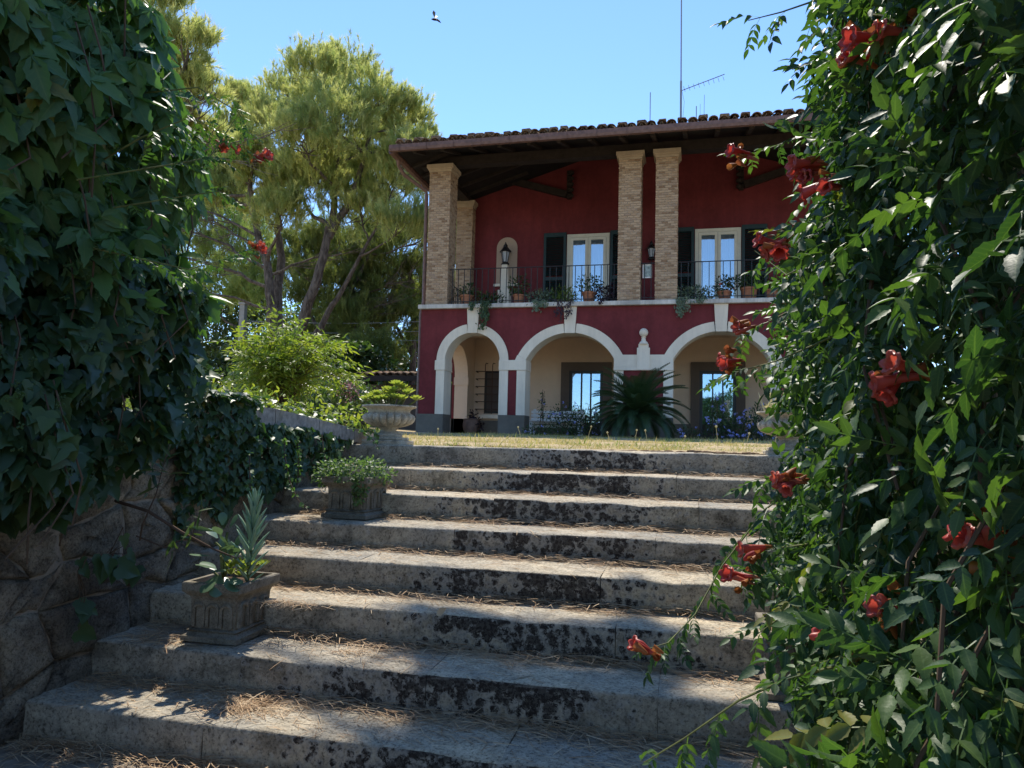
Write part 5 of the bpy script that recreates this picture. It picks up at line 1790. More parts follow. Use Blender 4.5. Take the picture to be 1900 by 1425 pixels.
# ------------------------------------------------------------------ pines and trees behind the wall
def tuft_mesh(n, L, nl, w, seed):
    """a brush of needles sweeping forward along a twig (+Y)"""
    rg = np.random.default_rng(seed)
    t = rg.random(n) ** .8; a = rg.random(n) * 6.283; th = np.radians(rg.uniform(18, 52, n))
    b = np.stack([np.zeros(n), L * t, np.zeros(n)], 1)
    d = np.stack([np.sin(th) * np.cos(a), np.cos(th), np.sin(th) * np.sin(a)], 1)
    s = unit(np.cross(d, rg.normal(size=(n, 3)))) * w
    l = nl * (.7 + .5 * rg.random((n, 1)))
    V = np.stack([b - s, b + s, b + d * l], 1).reshape(-1, 3)
    T = np.arange(3 * n).reshape(-1, 3)
    tw = np.array([(-w * 1.3, -L * .5, 0), (w * 1.3, -L * .5, 0), (0, L, 0)])
    return np.concatenate([V, tw]).astype(np.float32), np.concatenate([T, [[3 * n, 3 * n + 1, 3 * n + 2]]]).astype(np.int32)

def tuft_cloud(clumps, n, seed, up=.75):
    rg = np.random.default_rng(seed)
    vol = np.array([c[3] ** 2 for c in clumps]); vol = vol / vol.sum()
    P = []; D = []
    for c, f in zip(clumps, vol):
        k = max(20, int(n * f))
        u = unit(rg.normal(size=(k, 3)) + np.array([0, 0, .35]))
        # twigs: points gather along a few dozen rays, so the clump reads as branchlets with gaps
        nr_ = max(12, int(26 * c[3]))
        rays = unit(rg.normal(size=(nr_, 3)) + np.array([0, 0, .45]))
        ray = rays[rg.integers(0, nr_, k)]
        q = .30 + .72 * rg.random((k, 1)) ** .7
        jit = rg.normal(0, .13, (k, 3))
        p = np.array(c[:3]) + (ray * q + jit) * c[3] * np.array([1.05, 1.05, .88])
        d = unit(ray * .55 + np.array([0, 0, up]) + rg.normal(0, .30, (k, 3)))
        P.append(p); D.append(d)
    P = np.concatenate(P); D = np.concatenate(D)
    return P, D, rays

TUFTS = [tuft_mesh(30, .17, .125, .0056, s) for s in range(4)]
def limb(m, a, b, r0, r1, sag=.12, seed=0, n=6):
    rg = random.Random(seed)
    a = Vector(a); b = Vector(b); L = (b - a).length
    pts = []
    for i in range(n + 1):
        t = i / n
        p = a.lerp(b, t) + Vector((rg.uniform(-1, 1) * .05 * L, rg.uniform(-1, 1) * .05 * L, -sag * L * math.sin(math.pi * t))) * (1 if 0 < i < n else 0)
        pts.append(p)
    m.tube(pts, [r0 + (r1 - r0) * i / n for i in range(n + 1)], 6)
    return pts

def pine(label, trunks, clumps, n, mat, seed, bare=(), group='pine trees behind the terrace wall', sc=1.0):
    base = trunks[0][0][0]
    t = thing('pine_tree', label, 'tree', base, group)
    rg = random.Random(seed)
    m = MB(); allp = []
    for pts, r0, r1 in trunks:
        pts = [Vector(p) for p in pts]
        fine = []
        for a, b in zip(pts[:-1], pts[1:]):
            for k in range(4):
                p = a.lerp(b, k / 4)
                fine.append(p + Vector((rg.uniform(-.03, .03), rg.uniform(-.03, .03), 0)))
        fine.append(pts[-1])
        nn = len(fine)
        rad = [r0 + (r1 - r0) * (i / (nn - 1)) ** .9 for i in range(nn)]
        m.tube(fine, rad, 9)
        allp += [(p, r) for p, r in zip(fine, rad)]
    m.build('trunk', M['bark'], t, smooth=True)
    b = MB()
    for i, c in enumerate(clumps):
        cc = Vector(c[:3])
        best = min(allp, key=lambda q: (q[0] - cc + Vector((0, 0, .45 * (cc - q[0]).length))).length + (5 if q[0].z > cc.z else 0))
        pts = limb(b, best[0], cc, min(.09, best[1] * .7), .022, .06, seed + i)
        for k in range(9):
            d = Vector((rg.gauss(0, 1), rg.gauss(0, 1), rg.gauss(.55, .8))).normalized() * c[3] * rg.uniform(.6, .95)
            limb(b, pts[rg.choice((-1, -2, -3))], cc + d, .018, .005, .04, seed + i * 20 + k, 4)
    for k, (a, e, r) in enumerate(bare):            # dead lower branches splitting into fine twigs
        pts = limb(b, a, e, r, r * .25, -.05, seed + 500 + k, 7)
        for j in range(14):
            p = pts[rg.randint(2, 7)]
            d = (Vector(e) - Vector(a)).normalized() + Vector((rg.gauss(0, .45), rg.gauss(0, .45), rg.gauss(0, .35)))
            q = limb(b, p, p + d * rg.uniform(.5, 1.4), .012, .004, .06, seed + 600 + k * 20 + j, 5)
            for s in range(3):
                z = q[rg.randint(1, 4)]
                limb(b, z, z + (d + Vector((rg.gauss(0, .5), rg.gauss(0, .5), rg.gauss(0, .4)))) * rg.uniform(.2, .6), .006, .0025, .03, s + j * 5, 3)
    b.build('branches', M['bark'], t, smooth=True, kind='stuff')
    P, D, _ = tuft_cloud(clumps, n, seed, 1.05)
    nr = np.random.default_rng(seed + 1).normal(size=P.shape)
    s = (.85 + .7 * np.random.default_rng(seed + 2).random(len(P))) * sc
    scatter('crown', TUFTS, P, frames(D, nr), s, mat, t, smooth=False)
    return t

CL_A = [(-10.83, 19.16, 10.47, 0.96), (-10.29, 20.14, 11.08, 0.9), (-9.1, 19.58, 9.86, 0.93), (-12.4, 20.33, 10.58, 0.93), (-8.66, 20.4, 9.53, 0.86), (-9.94, 18.61, 8.85, 1.14), (-10.83, 18.44, 8.22, 0.98), (-9.92, 21.08, 9.22, 1.16), (-7.88, 19.23, 8.01, 0.72), (-12.34, 19.15, 9.11, 0.79), (-11.07, 21.59, 8.6, 1.29), (-8.8, 19.9, 7.52, 0.99), (-8.25, 21.08, 8.07, 0.6), (-11.1, 19.92, 7.66, 1.03), (-9.89, 20.45, 6.76, 1.02), (-7.98, 18.88, 5.88, 0.76), (-12.31, 20.43, 7.91, 0.9), (-8.25, 21.18, 9.28, 0.44)]
CL_B = [(-14.84, 21.06, 11.04, 0.6), (-14.38, 21.63, 10.8, 0.84), (-15.34, 21.45, 9.95, 0.91), (-13.31, 19.87, 8.46, 0.91), (-15.73, 21.67, 8.74, 0.91), (-14.76, 21.24, 7.79, 0.87), (-13.11, 20.48, 8.15, 0.92), (-12.23, 19.78, 6.67, 0.78), (-16.33, 21.95, 10.03, 0.73), (-15.78, 20.93, 8.11, 0.78)]
CL_D = [(-12.21, 27.88, 7.58, 1.57), (-14.46, 28.52, 7.83, 1.65), (-13.09, 27.86, 6.03, 1.34), (-11.43, 28.68, 6.61, 1.01), (-14.35, 26.58, 5.8, 1.32), (-11.76, 28.2, 4.73, 1.1), (-12.98, 26.78, 4.3, 1.29), (-15.4, 28.74, 3.93, 1.29), (-16.48, 28.52, 7.66, 1.21), (-11.39, 25.39, 3.06, 1.0), (-9.71, 25.54, 7.5, 0.81)]
CL_E = [(-9.62, 29.15, 8.04, 0.79), (-10.11, 31.4, 6.93, 0.72), (-10.95, 29.81, 4.98, 0.8), (-11.49, 30.38, 3.89, 0.93), (-9.98, 29.4, 9.05, 0.58), (-11.68, 30.02, 5.97, 0.94)]
# high limbs of the same tree reach out over the steps and dapple the lower treads
CL_OVER = [(-2.75, 8.95, 9.3, .66), (-3.0, 8.6, 9.3, .6), (-2.5, 8.7, 9.2, .55), (-2.8, 9.3, 9.7, .55), (-6.4, 9.2, 9.7, .75), (-7.6, 10.1, 9.5, .8)]
CL_C = [(-8.39, 9.82, 6.67, 0.52), (-7.8, 9.76, 5.99, 0.45), (-7.82, 10.14, 5.47, 0.42), (-8.26, 10.13, 5.6, 0.51), (-9.27, 10.65, 6.52, 0.67), (-9.55, 10.29, 7.03, 0.67), (-7.99, 10.69, 4.96, 0.28), (-8.67, 10.57, 5.08, 0.47), (-9.66, 10.79, 5.74, 0.67), (-10.04, 10.27, 6.5, 0.79), (-9.94, 9.46, 6.78, 0.77)]
pine('tall pine with a leaning trunk and a wide sunlit crown left of the villa roof',
     [([(-11.9, 20, .3), (-11.77, 20.0, 2.42), (-11.49, 20.0, 3.39), (-10.99, 20.0, 4.7), (-10.75, 20.0, 6.01), (-10.54, 20.0, 7.16), (-10.54, 20.0, 8.32), (-10.79, 20.0, 10.04)], .22, .05),
      ([(-11.7, 20.1, 2.0), (-10.9, 20.6, 3.82), (-10.4, 20.6, 4.64), (-9.41, 20.6, 6.45)], .12, .04),
      ([(-10.75, 20.0, 6.01), (-10.1, 20.1, 7.1), (-9.6, 19.9, 8.2), (-9.3, 19.7, 9.3)], .14, .04)],
     CL_A, 11500, M['pine'], 11)
pine('pine with a straight double trunk and upright branches left of the leaning pine',
     [([(-12.6, 20.5, .3), (-12.69, 20.5, 2.82), (-12.84, 20.5, 4.17), (-13.06, 20.5, 5.38), (-13.45, 20.5, 6.43), (-13.71, 20.5, 7.32), (-13.83, 20.5, 8.74), (-13.82, 20.5, 10.16)], .20, .05),
      ([(-12.7, 20.7, 2.2), (-13.05, 21.2, 4.3), (-13.2, 21.5, 5.81), (-13.34, 21.5, 6.71), (-13.36, 21.5, 8.53), (-12.69, 21.5, 10.4)], .2, .04)],
     CL_B, 7000, M['pine'], 23,
     bare=[((-13.0, 20.5, 5.2), (-16.3, 20.2, 6.6), .06), ((-12.9, 20.5, 4.6), (-16.6, 19.6, 5.6), .06), ((-13.1, 20.5, 5.6), (-15.9, 20.9, 7.2), .05), ((-12.8, 20.5, 3.9), (-15.6, 19.4, 4.4), .05), ((-13.0, 20.5, 5.0), (-10.9, 21.5, 5.9), .05), ((-13.3, 20.5, 6.2), (-16.8, 20.2, 7.6), .05)])
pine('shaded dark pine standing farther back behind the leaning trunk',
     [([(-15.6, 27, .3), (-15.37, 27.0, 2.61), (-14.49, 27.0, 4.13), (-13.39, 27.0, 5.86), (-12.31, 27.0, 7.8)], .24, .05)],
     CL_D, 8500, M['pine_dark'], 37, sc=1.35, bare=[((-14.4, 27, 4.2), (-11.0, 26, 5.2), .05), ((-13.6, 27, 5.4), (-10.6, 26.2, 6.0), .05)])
pine('slender pine seen just past the left corner of the villa',
     [([(-11.4, 29, .3), (-11.41, 29.0, 2.81), (-11.41, 29.0, 4.85), (-11.78, 29.0, 6.23), (-11.48, 29.0, 7.84), (-10.79, 29.0, 8.74)], .17, .05),
      ([(-11.41, 29.0, 4.3), (-10.6, 29.2, 5.6), (-9.9, 29.4, 7.2)], .10, .04), ([(-11.45, 29, 3.6), (-12.4, 29, 5.0), (-12.6, 29, 6.2)], .09, .03)],
     CL_E, 4000, M['pine_fresh'], 41, sc=1.3)
pine('bright pine crown rising behind the top of the creeper',
     [([(-9.3, 10.4, .1), (-8.95, 10.3, 2.69), (-9.15, 10.3, 4.54), (-9.37, 10.3, 5.96), (-9.3, 10.3, 7.4), (-8.6, 10.2, 8.6)], .22, .10), ([(-8.6, 10.2, 8.6), (-6.6, 9.1, 9.4), (-4.6, 8.3, 9.5), (-3.4, 8.4, 9.4), (-2.8, 9.0, 9.3)], .10, .03)],
     CL_C + CL_OVER, 9500, M['pine'], 53, sc=.8, bare=[((-9.1, 10.3, 4.2), (-7.4, 10.0, 4.6), .03)])

pine('airy pine filling the gap between the ivy and the double trunk',
     [([(-19.5, 28, .3), (-19.2, 28, 3.0), (-18.9, 28, 5.0), (-18.6, 28.2, 7.0)], .15, .05)],
     [(-20.2, 28.2, 7.9, 1.2), (-18.6, 27.6, 8.2, 1.1), (-17.6, 28.3, 7.4, 1.0), (-19.3, 28.0, 6.4, 1.2), (-17.8, 27.5, 6.0, 1.1), (-21.0, 28.0, 6.0, 1.2), (-16.6, 28.2, 6.6, .8), (-20.6, 28, 9.4, 1.1), (-19.2, 28.3, 9.6, 1.0), (-21.8, 27.8, 8.4, 1.2)],
     4800, M['pine_fresh'], 67, sc=1.25)

LFB = blade(.24, .15, OV_LO, .2, .25)
def broadtree(label, x, y, z0, top, r, n, mat, seed, group='leafy trees in the far background'):
    t = thing('leafy_tree', label, 'tree', (x, y, z0), group)
    rg = random.Random(seed)
    m = MB(); m.tube([(x, y, z0 - .1), (x + rg.uniform(-.2, .2), y, z0 + (top - z0) * .3), (x + rg.uniform(-.4, .4), y, z0 + (top - z0) * .7)], [.16, .12, .05], 7); 
    cs = []
    for k in range(11):
        h = rg.uniform(.22, .92)
        w = r * math.sin(math.pi * (.2 + .7 * h)) 
        c = (x + rg.uniform(-.75, .75) * w, y + rg.uniform(-.75, .75) * w, z0 + (top - z0) * h)
        cs.append((c, r * rg.uniform(.32, .52)))
        limb(m, (x, y, z0 + (top - z0) * h * .5), c, .05, .015, .05, seed + k, 4)
    m.build('trunk', M['bark'], t)
    Q = [bush_pts(n // 11, c, (rr, rr, rr * .85), seed * 31 + i, .35) for i, (c, rr) in enumerate(cs)]
    scatter('crown', LFB, *[np.concatenate([q[k] for q in Q]) for k in range(3)], mat, t, smooth=False)
for i, (x, y, top, r, lb) in enumerate([
    (-27.5, 37, 10.2, 4.2, 'pale leafy tree far behind the bare pine twigs'),
    (-23.6, 38, 9.4, 4.0, 'leafy tree far behind the double pine trunk'),
    (-17.8, 34, 6.6, 3.4, 'low shaded tree behind the bright shrub'),
    (-13.6, 31, 5.2, 2.8, 'low dark tree above the shed roof'),
    (-10.6, 33, 7.0, 2.8, 'leafy tree seen just left of the villa corner'),
    (-17.2, 30, 5.4, 3.0, 'dark round tree behind the foot of the leaning pine'),
    (-22.5, 44, 11, 4.4, 'tallest of the far trees, between the pine trunks'),
    (-17.0, 26, 3.9, 2.2, 'small tree behind the left edge of the bright shrub'),
    (-31.0, 36, 10.0, 4.2, 'far tree beside the ivy edge'),
    (-14.0, 24.5, 3.4, 2.0, 'dark bushy tree left of the shed'),
    (-11.6, 24.0, 3.0, 1.8, 'dark bushy tree right behind the shed'),
    (9.5, 24.0, 7.5, 3.0, 'leafy tree past the right end of the villa, mostly behind the vine'),
    (14.5, 21.0, 6.0, 2.8, 'leafy tree on the right terrace, hidden behind the vine')]):
    broadtree(lb, x, y, .35, top, r, 5200 if i < 11 else 2600, M['broad'] if i not in (2, 3, 5, 9, 10) else M['darkshrub'], 70 + i)
t = thing('concrete_post', 'grey concrete post among the trees left of the pine trunks', 'post', (-17.5, 26, .4))
m = MB(); m.box(-17.62, -17.40, 25.9, 26.1, .3, 5.2); m.build('shaft', M['concrete'], t); m = MB(); m.box(-17.66, -17.36, 25.86, 26.14, 5.2, 5.28); m.build('cap', M['concrete'], t)
o = MB(); 
for z0, z1 in ((4.55, 4.4), (4.15, 4.05), (3.8, 3.72)):
    o.tube([(-17.5 + 9.5 * k / 10, 26 - .4 * k / 10, z0 + (z1 - z0) * k / 10 - .12 * math.sin(math.pi * k / 10)) for k in range(11)], .012, 4)
o = o.build('overhead_wires', M['zinc']); tag(o, 'thin wires strung from the concrete post past the pine trunks', 'wires')
wood = np.random.default_rng(5); n = 16000
p = np.stack([wood.uniform(-62, -8, n), wood.uniform(50, 60, n), np.zeros(n)], 1)
hh = np.array([5.2 + 2.2 * fbm((a * .12, b * .1, 0), 1.0, 3) for a, b in p[:, :2]])
p[:, 2] = .3 + wood.random(n) ** .8 * hh
o = scatter('far_wood', LFB, p, frames(wood.normal(size=(n, 3)), wood.normal(size=(n, 3)) + np.array([0, 0, .8])), 2.0 + wood.random(n), M['broad'], None, 'stuff', False)

# ------------------------------------------------------------------ shrubs on the terrace beside the steps
NAN = [pinnate(.20, 3, .075, .026, OV_LO, s, .5) for s in range(3)]
t = thing('bright_shrub', 'bright yellow green shrub with feathery leaves on the terrace behind the wall', 'shrub', (-4.8, 8, .2))
rg = random.Random(9); sm = MB(); P_, D_, = [], []
for k in range(64):
    a = rg.uniform(0, 6.28); r = rg.uniform(.25, 1.0); h = rg.uniform(.35, 1.05) * (1.12 - .35 * r)
    e = Vector((-4.85 + math.cos(a) * r * .82, 8 + math.sin(a) * r * .7, .3 + h * .95))
    st = Vector((-4.82 + rg.uniform(-.15, .15), 8 + rg.uniform(-.12, .12), .2))
    mid = st.lerp(e, .5) + Vector((0, 0, .25))
    pts = [st, st.lerp(mid, .5) + Vector((0, 0, .05)), mid, mid.lerp(e, .6) + Vector((0, 0, .04)), e]
    sm.tube(pts, [.008, .007, .005, .004, .002], 4)
    for q in range(15):
        f = rg.uniform(.25, 1.0); i = min(3, int(f * 4)); p = pts[i].lerp(pts[i + 1], f * 4 - i)
        P_.append(p + Vector((rg.gauss(0, .02),) * 3)); D_.append((e - st).normalized() * .5 + Vector((rg.gauss(0, .8), rg.gauss(0, .8), rg.gauss(.1, .45))))
for (x, y, z, dx) in ((-5.02, 7.6, 1.42, .5), (-4.85, 7.6, 1.44, .5), (-4.62, 7.6, 1.36, .3), (-4.05, 7.9, .85, .8), (-4.15, 7.9, .72, .8), (-4.0, 7.8, .64, .8), (-4.25, 7.8, 1.05, .6)):   # long shoots arching out of the top and right
    e = Vector((x + .25 * dx, y, z)); st = Vector((-4.8, 8, .6)); pts = [st, st.lerp(e, .5) + Vector((0, 0, .18)), e]
    sm.tube(pts, [.006, .004, .002], 4)
    for q in range(9):
        f = .45 + .55 * q / 8; p = pts[1].lerp(e, f * 2 - 1) if f > .5 else pts[0].lerp(pts[1], f * 2)
        P_.append(p); D_.append(Vector((dx + rg.gauss(0, .5), rg.gauss(0, .5), rg.gauss(.2, .4))))
P_ = np.array(P_); D_ = unit(np.array(D_)); nz = np.tile([0, 0, 1.], (len(P_), 1)) + rng.normal(0, .35, P_.shape)
sz = .75 + .5 * rng.random(len(P_))
scatter('foliage', NAN, P_, frames(D_, nz), sz, M['lime'], t)
sm.build('stem', M['twig'], t, kind='stuff')
q = bush_pts(700, (-4.85, 8.35, .55), (.9, .55, .42), 77, .1)
t2 = thing('dark_shrub', 'dark green shrub in the shade behind the left stone urn', 'shrub', (-4.5, 10.5, .2))
Q = [bush_pts(1500, c, r, 90 + i, .25) for i, (c, r) in enumerate([((-5.05, 10.4, .5), (.55, .6, .45)), ((-5.6, 10.6, .65), (.7, .6, .55)), ((-5.4, 9.6, .45), (.7, .5, .4)), ((-6.6, 10.0, .6), (.9, .6, .5))])]
LS = blade(.075, .04, OV_LO, .25, .2)
scatter('foliage', LS, *[np.concatenate([a[k] for a in Q]) for k in range(3)], M['darkshrub'], t2)
m = MB()
for k in range(14): m.tube([(-5.3 + rg.uniform(-.5, .5), 10.4, .1), (-5.4 + rg.uniform(-.6, .6), 10.4, .8)], .01, 4)
m.build('stem', M['twig'], t2, kind='stuff')
t = thing('pink_flower_shrub', 'dull pinkish flower heads between the bright shrub and the urn', 'shrub', (-4.2, 8.6, .2))
q = bush_pts(320, (-4.2, 8.6, .48), (.24, .22, .26), 97, .2); scatter('foliage', LS, *q, M['darkshrub'], t)
q = bush_pts(200, (-4.18, 8.5, .60), (.15, .12, .16), 98, .1); scatter('flower', blade(.035, .022, OV_LO, .1, .1), *q, M['pinkfl'], t)
m = MB(); m.tube([(-4.2, 8.6, .15), (-4.18, 8.5, .62)], .006, 4); m.build('stem', M['twig'], t, kind='stuff')
# grass tufts along the wall head
P_, F_, S_ = [], [], []
for k, (x, y, r, n, h) in enumerate([(-3.25, 5.35, .14, 200, .24), (-3.4, 5.0, .2, 130, .16), (-3.15, 5.75, .15, 130, .15), (-3.5, 4.5, .3, 220, .22), (-3.9, 6.2, .5, 260, .2), (-4.3, 5.4, .6, 260, .25), (-3.3, 6.4, .3, 160, .14), (-3.7, 7.2, .6, 240, .18), (-3.2, 4.1, .15, 90, .2)]):
    a, b_, c = blades(n, (x, y, lawn_h(x, y) - .01), r, h * .5, h * 1.15, 1, .45, 300 + k)
    P_.append(a); F_.append(b_); S_.append(c)
o = scatter('tall_grass', blade(1, .035, [(0, .8), (.4, 1), (.75, .6), (1, 0)], .3, .35), np.concatenate(P_), np.concatenate(F_), np.concatenate(S_), M['grass']); tag(o, kind='stuff')
# leafy ground cover filling the terrace behind the wall
P_, F_, S_ = [], [], []
for k, (c, r, n) in enumerate([((-3.3, 4.6, .22), (.35, .6, .10), 300), ((-3.9, 5.4, .24), (.7, .9, .16), 500), ((-4.6, 6.4, .3), (1.0, 1.0, .2), 600), ((-3.6, 6.9, .22), (.6, .8, .14), 350), ((-6, 7, .4), (1.5, 1.5, .4), 800), ((-7.5, 9, .5), (1.8, 1.8, .5), 800)]):
    a, b_, s_ = bush_pts(n, c, r, 400 + k, .1); P_.append(a); F_.append(b_); S_.append(s_)
o = scatter('ground_cover', LS, np.concatenate(P_), np.concatenate(F_), np.concatenate(S_) * .8, M['lime']); tag(o, kind='stuff')

# ------------------------------------------------------------------ ivy, creeper and trumpet vine
def curtain(n, yr, zr, surf, depth, seed, out=(1, 0, 0), droop=.8, keep=None, lean=(0, -.25, .75)):
    """leaves hung on a bulging face: points, frames, how deep each one sits"""
    rg = np.random.default_rng(seed)
    y = rg.uniform(*yr, n); z = rg.uniform(*zr, n)
    x0 = np.array([surf(a, b) for a, b in zip(y, z)])
    dp = np.abs(rg.exponential(depth, n))
    o = np.array(out, float)
    p = np.stack([x0 - o[0] * dp, y, z], 1)
    k = np.isfinite(x0)
    if keep is not None: k &= np.array([keep(*q) for q in p])
    p, dp = p[k], dp[k]; n = len(p)
    d = unit(np.stack([o[0] * rg.uniform(.1, .8, n), rg.normal(0, .45, n) - .25, -droop + rg.normal(0, .4, n)], 1))
    nr = unit(o * 1.0 + np.array(lean) + rg.normal(0, .5, (n, 3)))
    return p, frames(d, nr), dp

def split(p, f, dp, s, k=300):
    """the k leaves that show largest: outermost and nearest the eye first"""
    score = np.linalg.norm(p, axis=1) / s + dp * 14
    i = np.argsort(score)
    return i[:k], i[k:]

# left: ivy below, creeper above
def lsurf(y, z):
    lo = -.47 + .30 * max(0, y - 2.2) if y < 3.2 else -.17 + .26 * (y - 3.2)
    lo += .12 * mnoise.noise(Vector((y * 3.1, 0, 5)))
    if z < lo: return float('nan')
    b = -2.44 + .23 * mnoise.noise(Vector((y * 2.4, z * 2.4, 1))) + .07 * mnoise.noise(Vector((y * 5, z * 5, 2)))
    b -= .25 * max(0, .25 - (z - lo)) / .25 * .8
    far = 3.42 + .14 * mnoise.noise(Vector((z * 2.6, 3, 0))) + (.10 if .2 < z < .75 else 0) - .75 * max(0, z - 1.35) - .35 * max(0, z - 1.9)
    if y > far: return float('nan')
    e = far - y
    if e < .35: b -= .26 * (1 - e / .35) ** 2
    return b
IVY = [ivyleaf(.085, s) for s in range(5)]
t = thing('ivy', 'dense dark ivy hanging over the left wall', 'ivy', (-2.75, 3, -.4))
p, f, dp = curtain(5200, (1.2, 3.75), (-.6, .80), lsurf, .13, 201)
s = .65 + .6 * rng.random(len(p)); a, b = split(p, f, dp, s)
leafobjs('leaf', IVY, p[a], f[a], s[a], M['ivy'], t)
scatter('foliage', IVY, p[b], f[b], s[b], M['ivy'], t, 'stuff')
m = MB()
for k in range(26):
    y = random.uniform(1.6, 3.4); z = random.uniform(-.2, .7)
    x = lsurf(y, z)
    if x != x: continue
    m.tube([(x - .12, y, z + .25), (x - .03, y - .03, z + .1), (x + .01, y - .02 + random.uniform(-.1, .1), z - .12), (x - .02, y + random.uniform(-.15, .1), z - .3)], .0035, 4)
m.build('stem', M['ivystem'], t, kind='stuff')
m = MB()
for k in range(120):
    y = random.uniform(1.5, 3.4); z = random.uniform(-.3, .8); x = lsurf(y, z)
    if x != x: continue
    for q in range(7):
        m.lathe([(.001, -.005), (.005, 0), (.001, .005)], (x + .03 + random.uniform(-.014, .014), y + random.uniform(-.014, .014), z + random.uniform(-.014, .014)), 5, cap=False)
m.build('berries', M['herb'], t, kind='stuff')

CR_HI = [palmate(.14, OV_HI, s) for s in range(6)]
CR_LO = [palmate(.14, OV_LO, s + 10) for s in range(4)]
t = thing('virginia_creeper', 'five fingered creeper leaves covering the upper left above the ivy', 'creeper', (-2.75, 3, .6))
p, f, dp = curtain(1900, (1.2, 3.75), (.58, 2.5), lsurf, .12, 211, droop=.9, lean=(0, -.75, .55))
s = .7 + .55 * rng.random(len(p)); a, b = split(p, f, dp, s)
leafobjs('leaf', CR_HI, p[a], f[a], s[a], M['creeper'], t)
scatter('foliage', CR_LO, p[b], f[b], s[b], M['creeper'], t, 'stuff')
p, f, dp = curtain(2600, (1.2, 3.8), (.5, 2.7), lambda y, z: lsurf(y, z) - .10, .09, 213)
scatter('inner_foliage', IVY, p, f, .8 + .5 * rng.random(len(p)), M['ivy'], t, 'stuff')
m = MB()
for k in range(22):
    y = random.uniform(1.6, 3.5); z = random.uniform(.6, 2.2); x = lsurf(y, z)
    if x != x: continue
    m.tube([(x - .1, y, z + .3), (x - .02, y, z + .1), (x, y + random.uniform(-.1, .1), z - .15), (x - .05, y + random.uniform(-.2, .2), z - .4)], .004, 4)
m.build('stem', M['ivystem'], t, kind='stuff')

Q = [bush_pts(n, c, r, 720 + i, .3) for i, (c, r, n) in enumerate([((-3.2, 2.4, 1.3), (.45, .9, 1.1), 420), ((-3.3, 3.1, .7), (.45, .5, .65), 260), ((-3.2, 1.2, 1.5), (.5, 1.0, 1.0), 240)])]
scatter('back_foliage', CR_LO, *[np.concatenate([q[k] for q in Q]) for k in range(3)], M['creeper'], t, 'stuff')
# ivy trailing over the low end of the wall
def tsurf(y, z):
    top = wtop(y) + (.03 if y < 4.25 else -.085)
    lo = -.40 + .17 * (y - 4.1) + .16 * mnoise.noise(Vector((y * 4.5, 1, 5)))
    if y > 5.05: lo += .25 * (y - 5.05)
    if z > top or z < lo: return float('nan')
    return -2.655 + .06 * mnoise.noise(Vector((y * 4, z * 4, 1))) - .06 * max(0, (z - top + .1)) * 10 * .5
IVS = [ivyleaf(.052, s + 20) for s in range(4)]
t = thing('trailing_ivy', 'ivy spilling over the low coping with thin strands hanging to the steps', 'ivy', (-2.72, 4.6, .1))
p, f, dp = curtain(3600, (3.5, 5.55), (-.55, .25), tsurf, .045, 221)
rgx = np.random.default_rng(8); k_ = 900
yy = rgx.uniform(3.6, 5.6, k_); pt = np.stack([rgx.uniform(-2.9, -2.62, k_), yy, np.array([wtop(q) for q in yy]) + .015 + .035 * rgx.random(k_)], 1)
pt = pt[(yy < 4.2) | (rgx.random(k_) < .06)]
ft = frames(np.stack([rgx.uniform(.2, 1, len(pt)), rgx.normal(0, .6, len(pt)), rgx.normal(-.2, .25, len(pt))], 1), np.tile([.2, 0, 1.], (len(pt), 1)) + rgx.normal(0, .3, (len(pt), 3)))
p = np.concatenate([p, pt]); f = np.concatenate([f, ft]); dp = np.concatenate([dp, np.zeros(len(pt))])
s = .65 + .6 * rng.random(len(p)); a, b = split(p, f, dp, s)
leafobjs('leaf', IVS, p[a], f[a], s[a], M['ivy'], t)
scatter('foliage', IVS, p[b], f[b], s[b], M['ivy'], t, 'stuff')
m = MB(); P_, D_ = [], []
for (pts) in ([(-2.58, 4.35, .0), (-2.54, 4.30, -.12), (-2.5, 4.3, -.28), (-2.42, 4.28, -.40), (-2.33, 4.26, -.45)],
              [(-2.58, 4.85, .02), (-2.53, 4.8, -.1), (-2.48, 4.75, -.22), (-2.38, 4.7, -.28), (-2.30, 4.7, -.30)],
              [(-2.6, 4.0, -.1), (-2.56, 3.95, -.2), (-2.52, 3.9, -.3), (-2.46, 3.88, -.36)],
              [(-2.6, 5.3, .08), (-2.5, 5.4, .04), (-2.42, 5.4, -.02), (-2.36, 5.35, -.08)],
              [(-2.6, 5.5, .06), (-2.52, 5.55, .06), (-2.42, 5.5, .02)],
              [(-2.57, 4.5, .0), (-2.55, 4.5, -.2), (-2.53, 4.45, -.32)]):
    m.tube(pts, .0035, 4)
    for k in range(26):
        u = random.random() * (len(pts) - 1.001); i = int(u); q = Vector(pts[i]).lerp(Vector(pts[i + 1]), u - i)
        P_.append(q + Vector((random.gauss(0, .008), random.gauss(0, .008), random.gauss(0, .008)))); D_.append((random.gauss(0, .7), random.gauss(-.3, .6), random.gauss(-.4, .5)))
m.build('strand', M['ivystem'], t)
scatter('strand_leaves', IVS, np.array(P_), frames(np.array(D_), rng.normal(size=(len(P_), 3)) * .4 + np.array([.5, -.3, .8])), .4 + .3 * rng.random(len(P_)), M['creeper'], t, 'stuff')

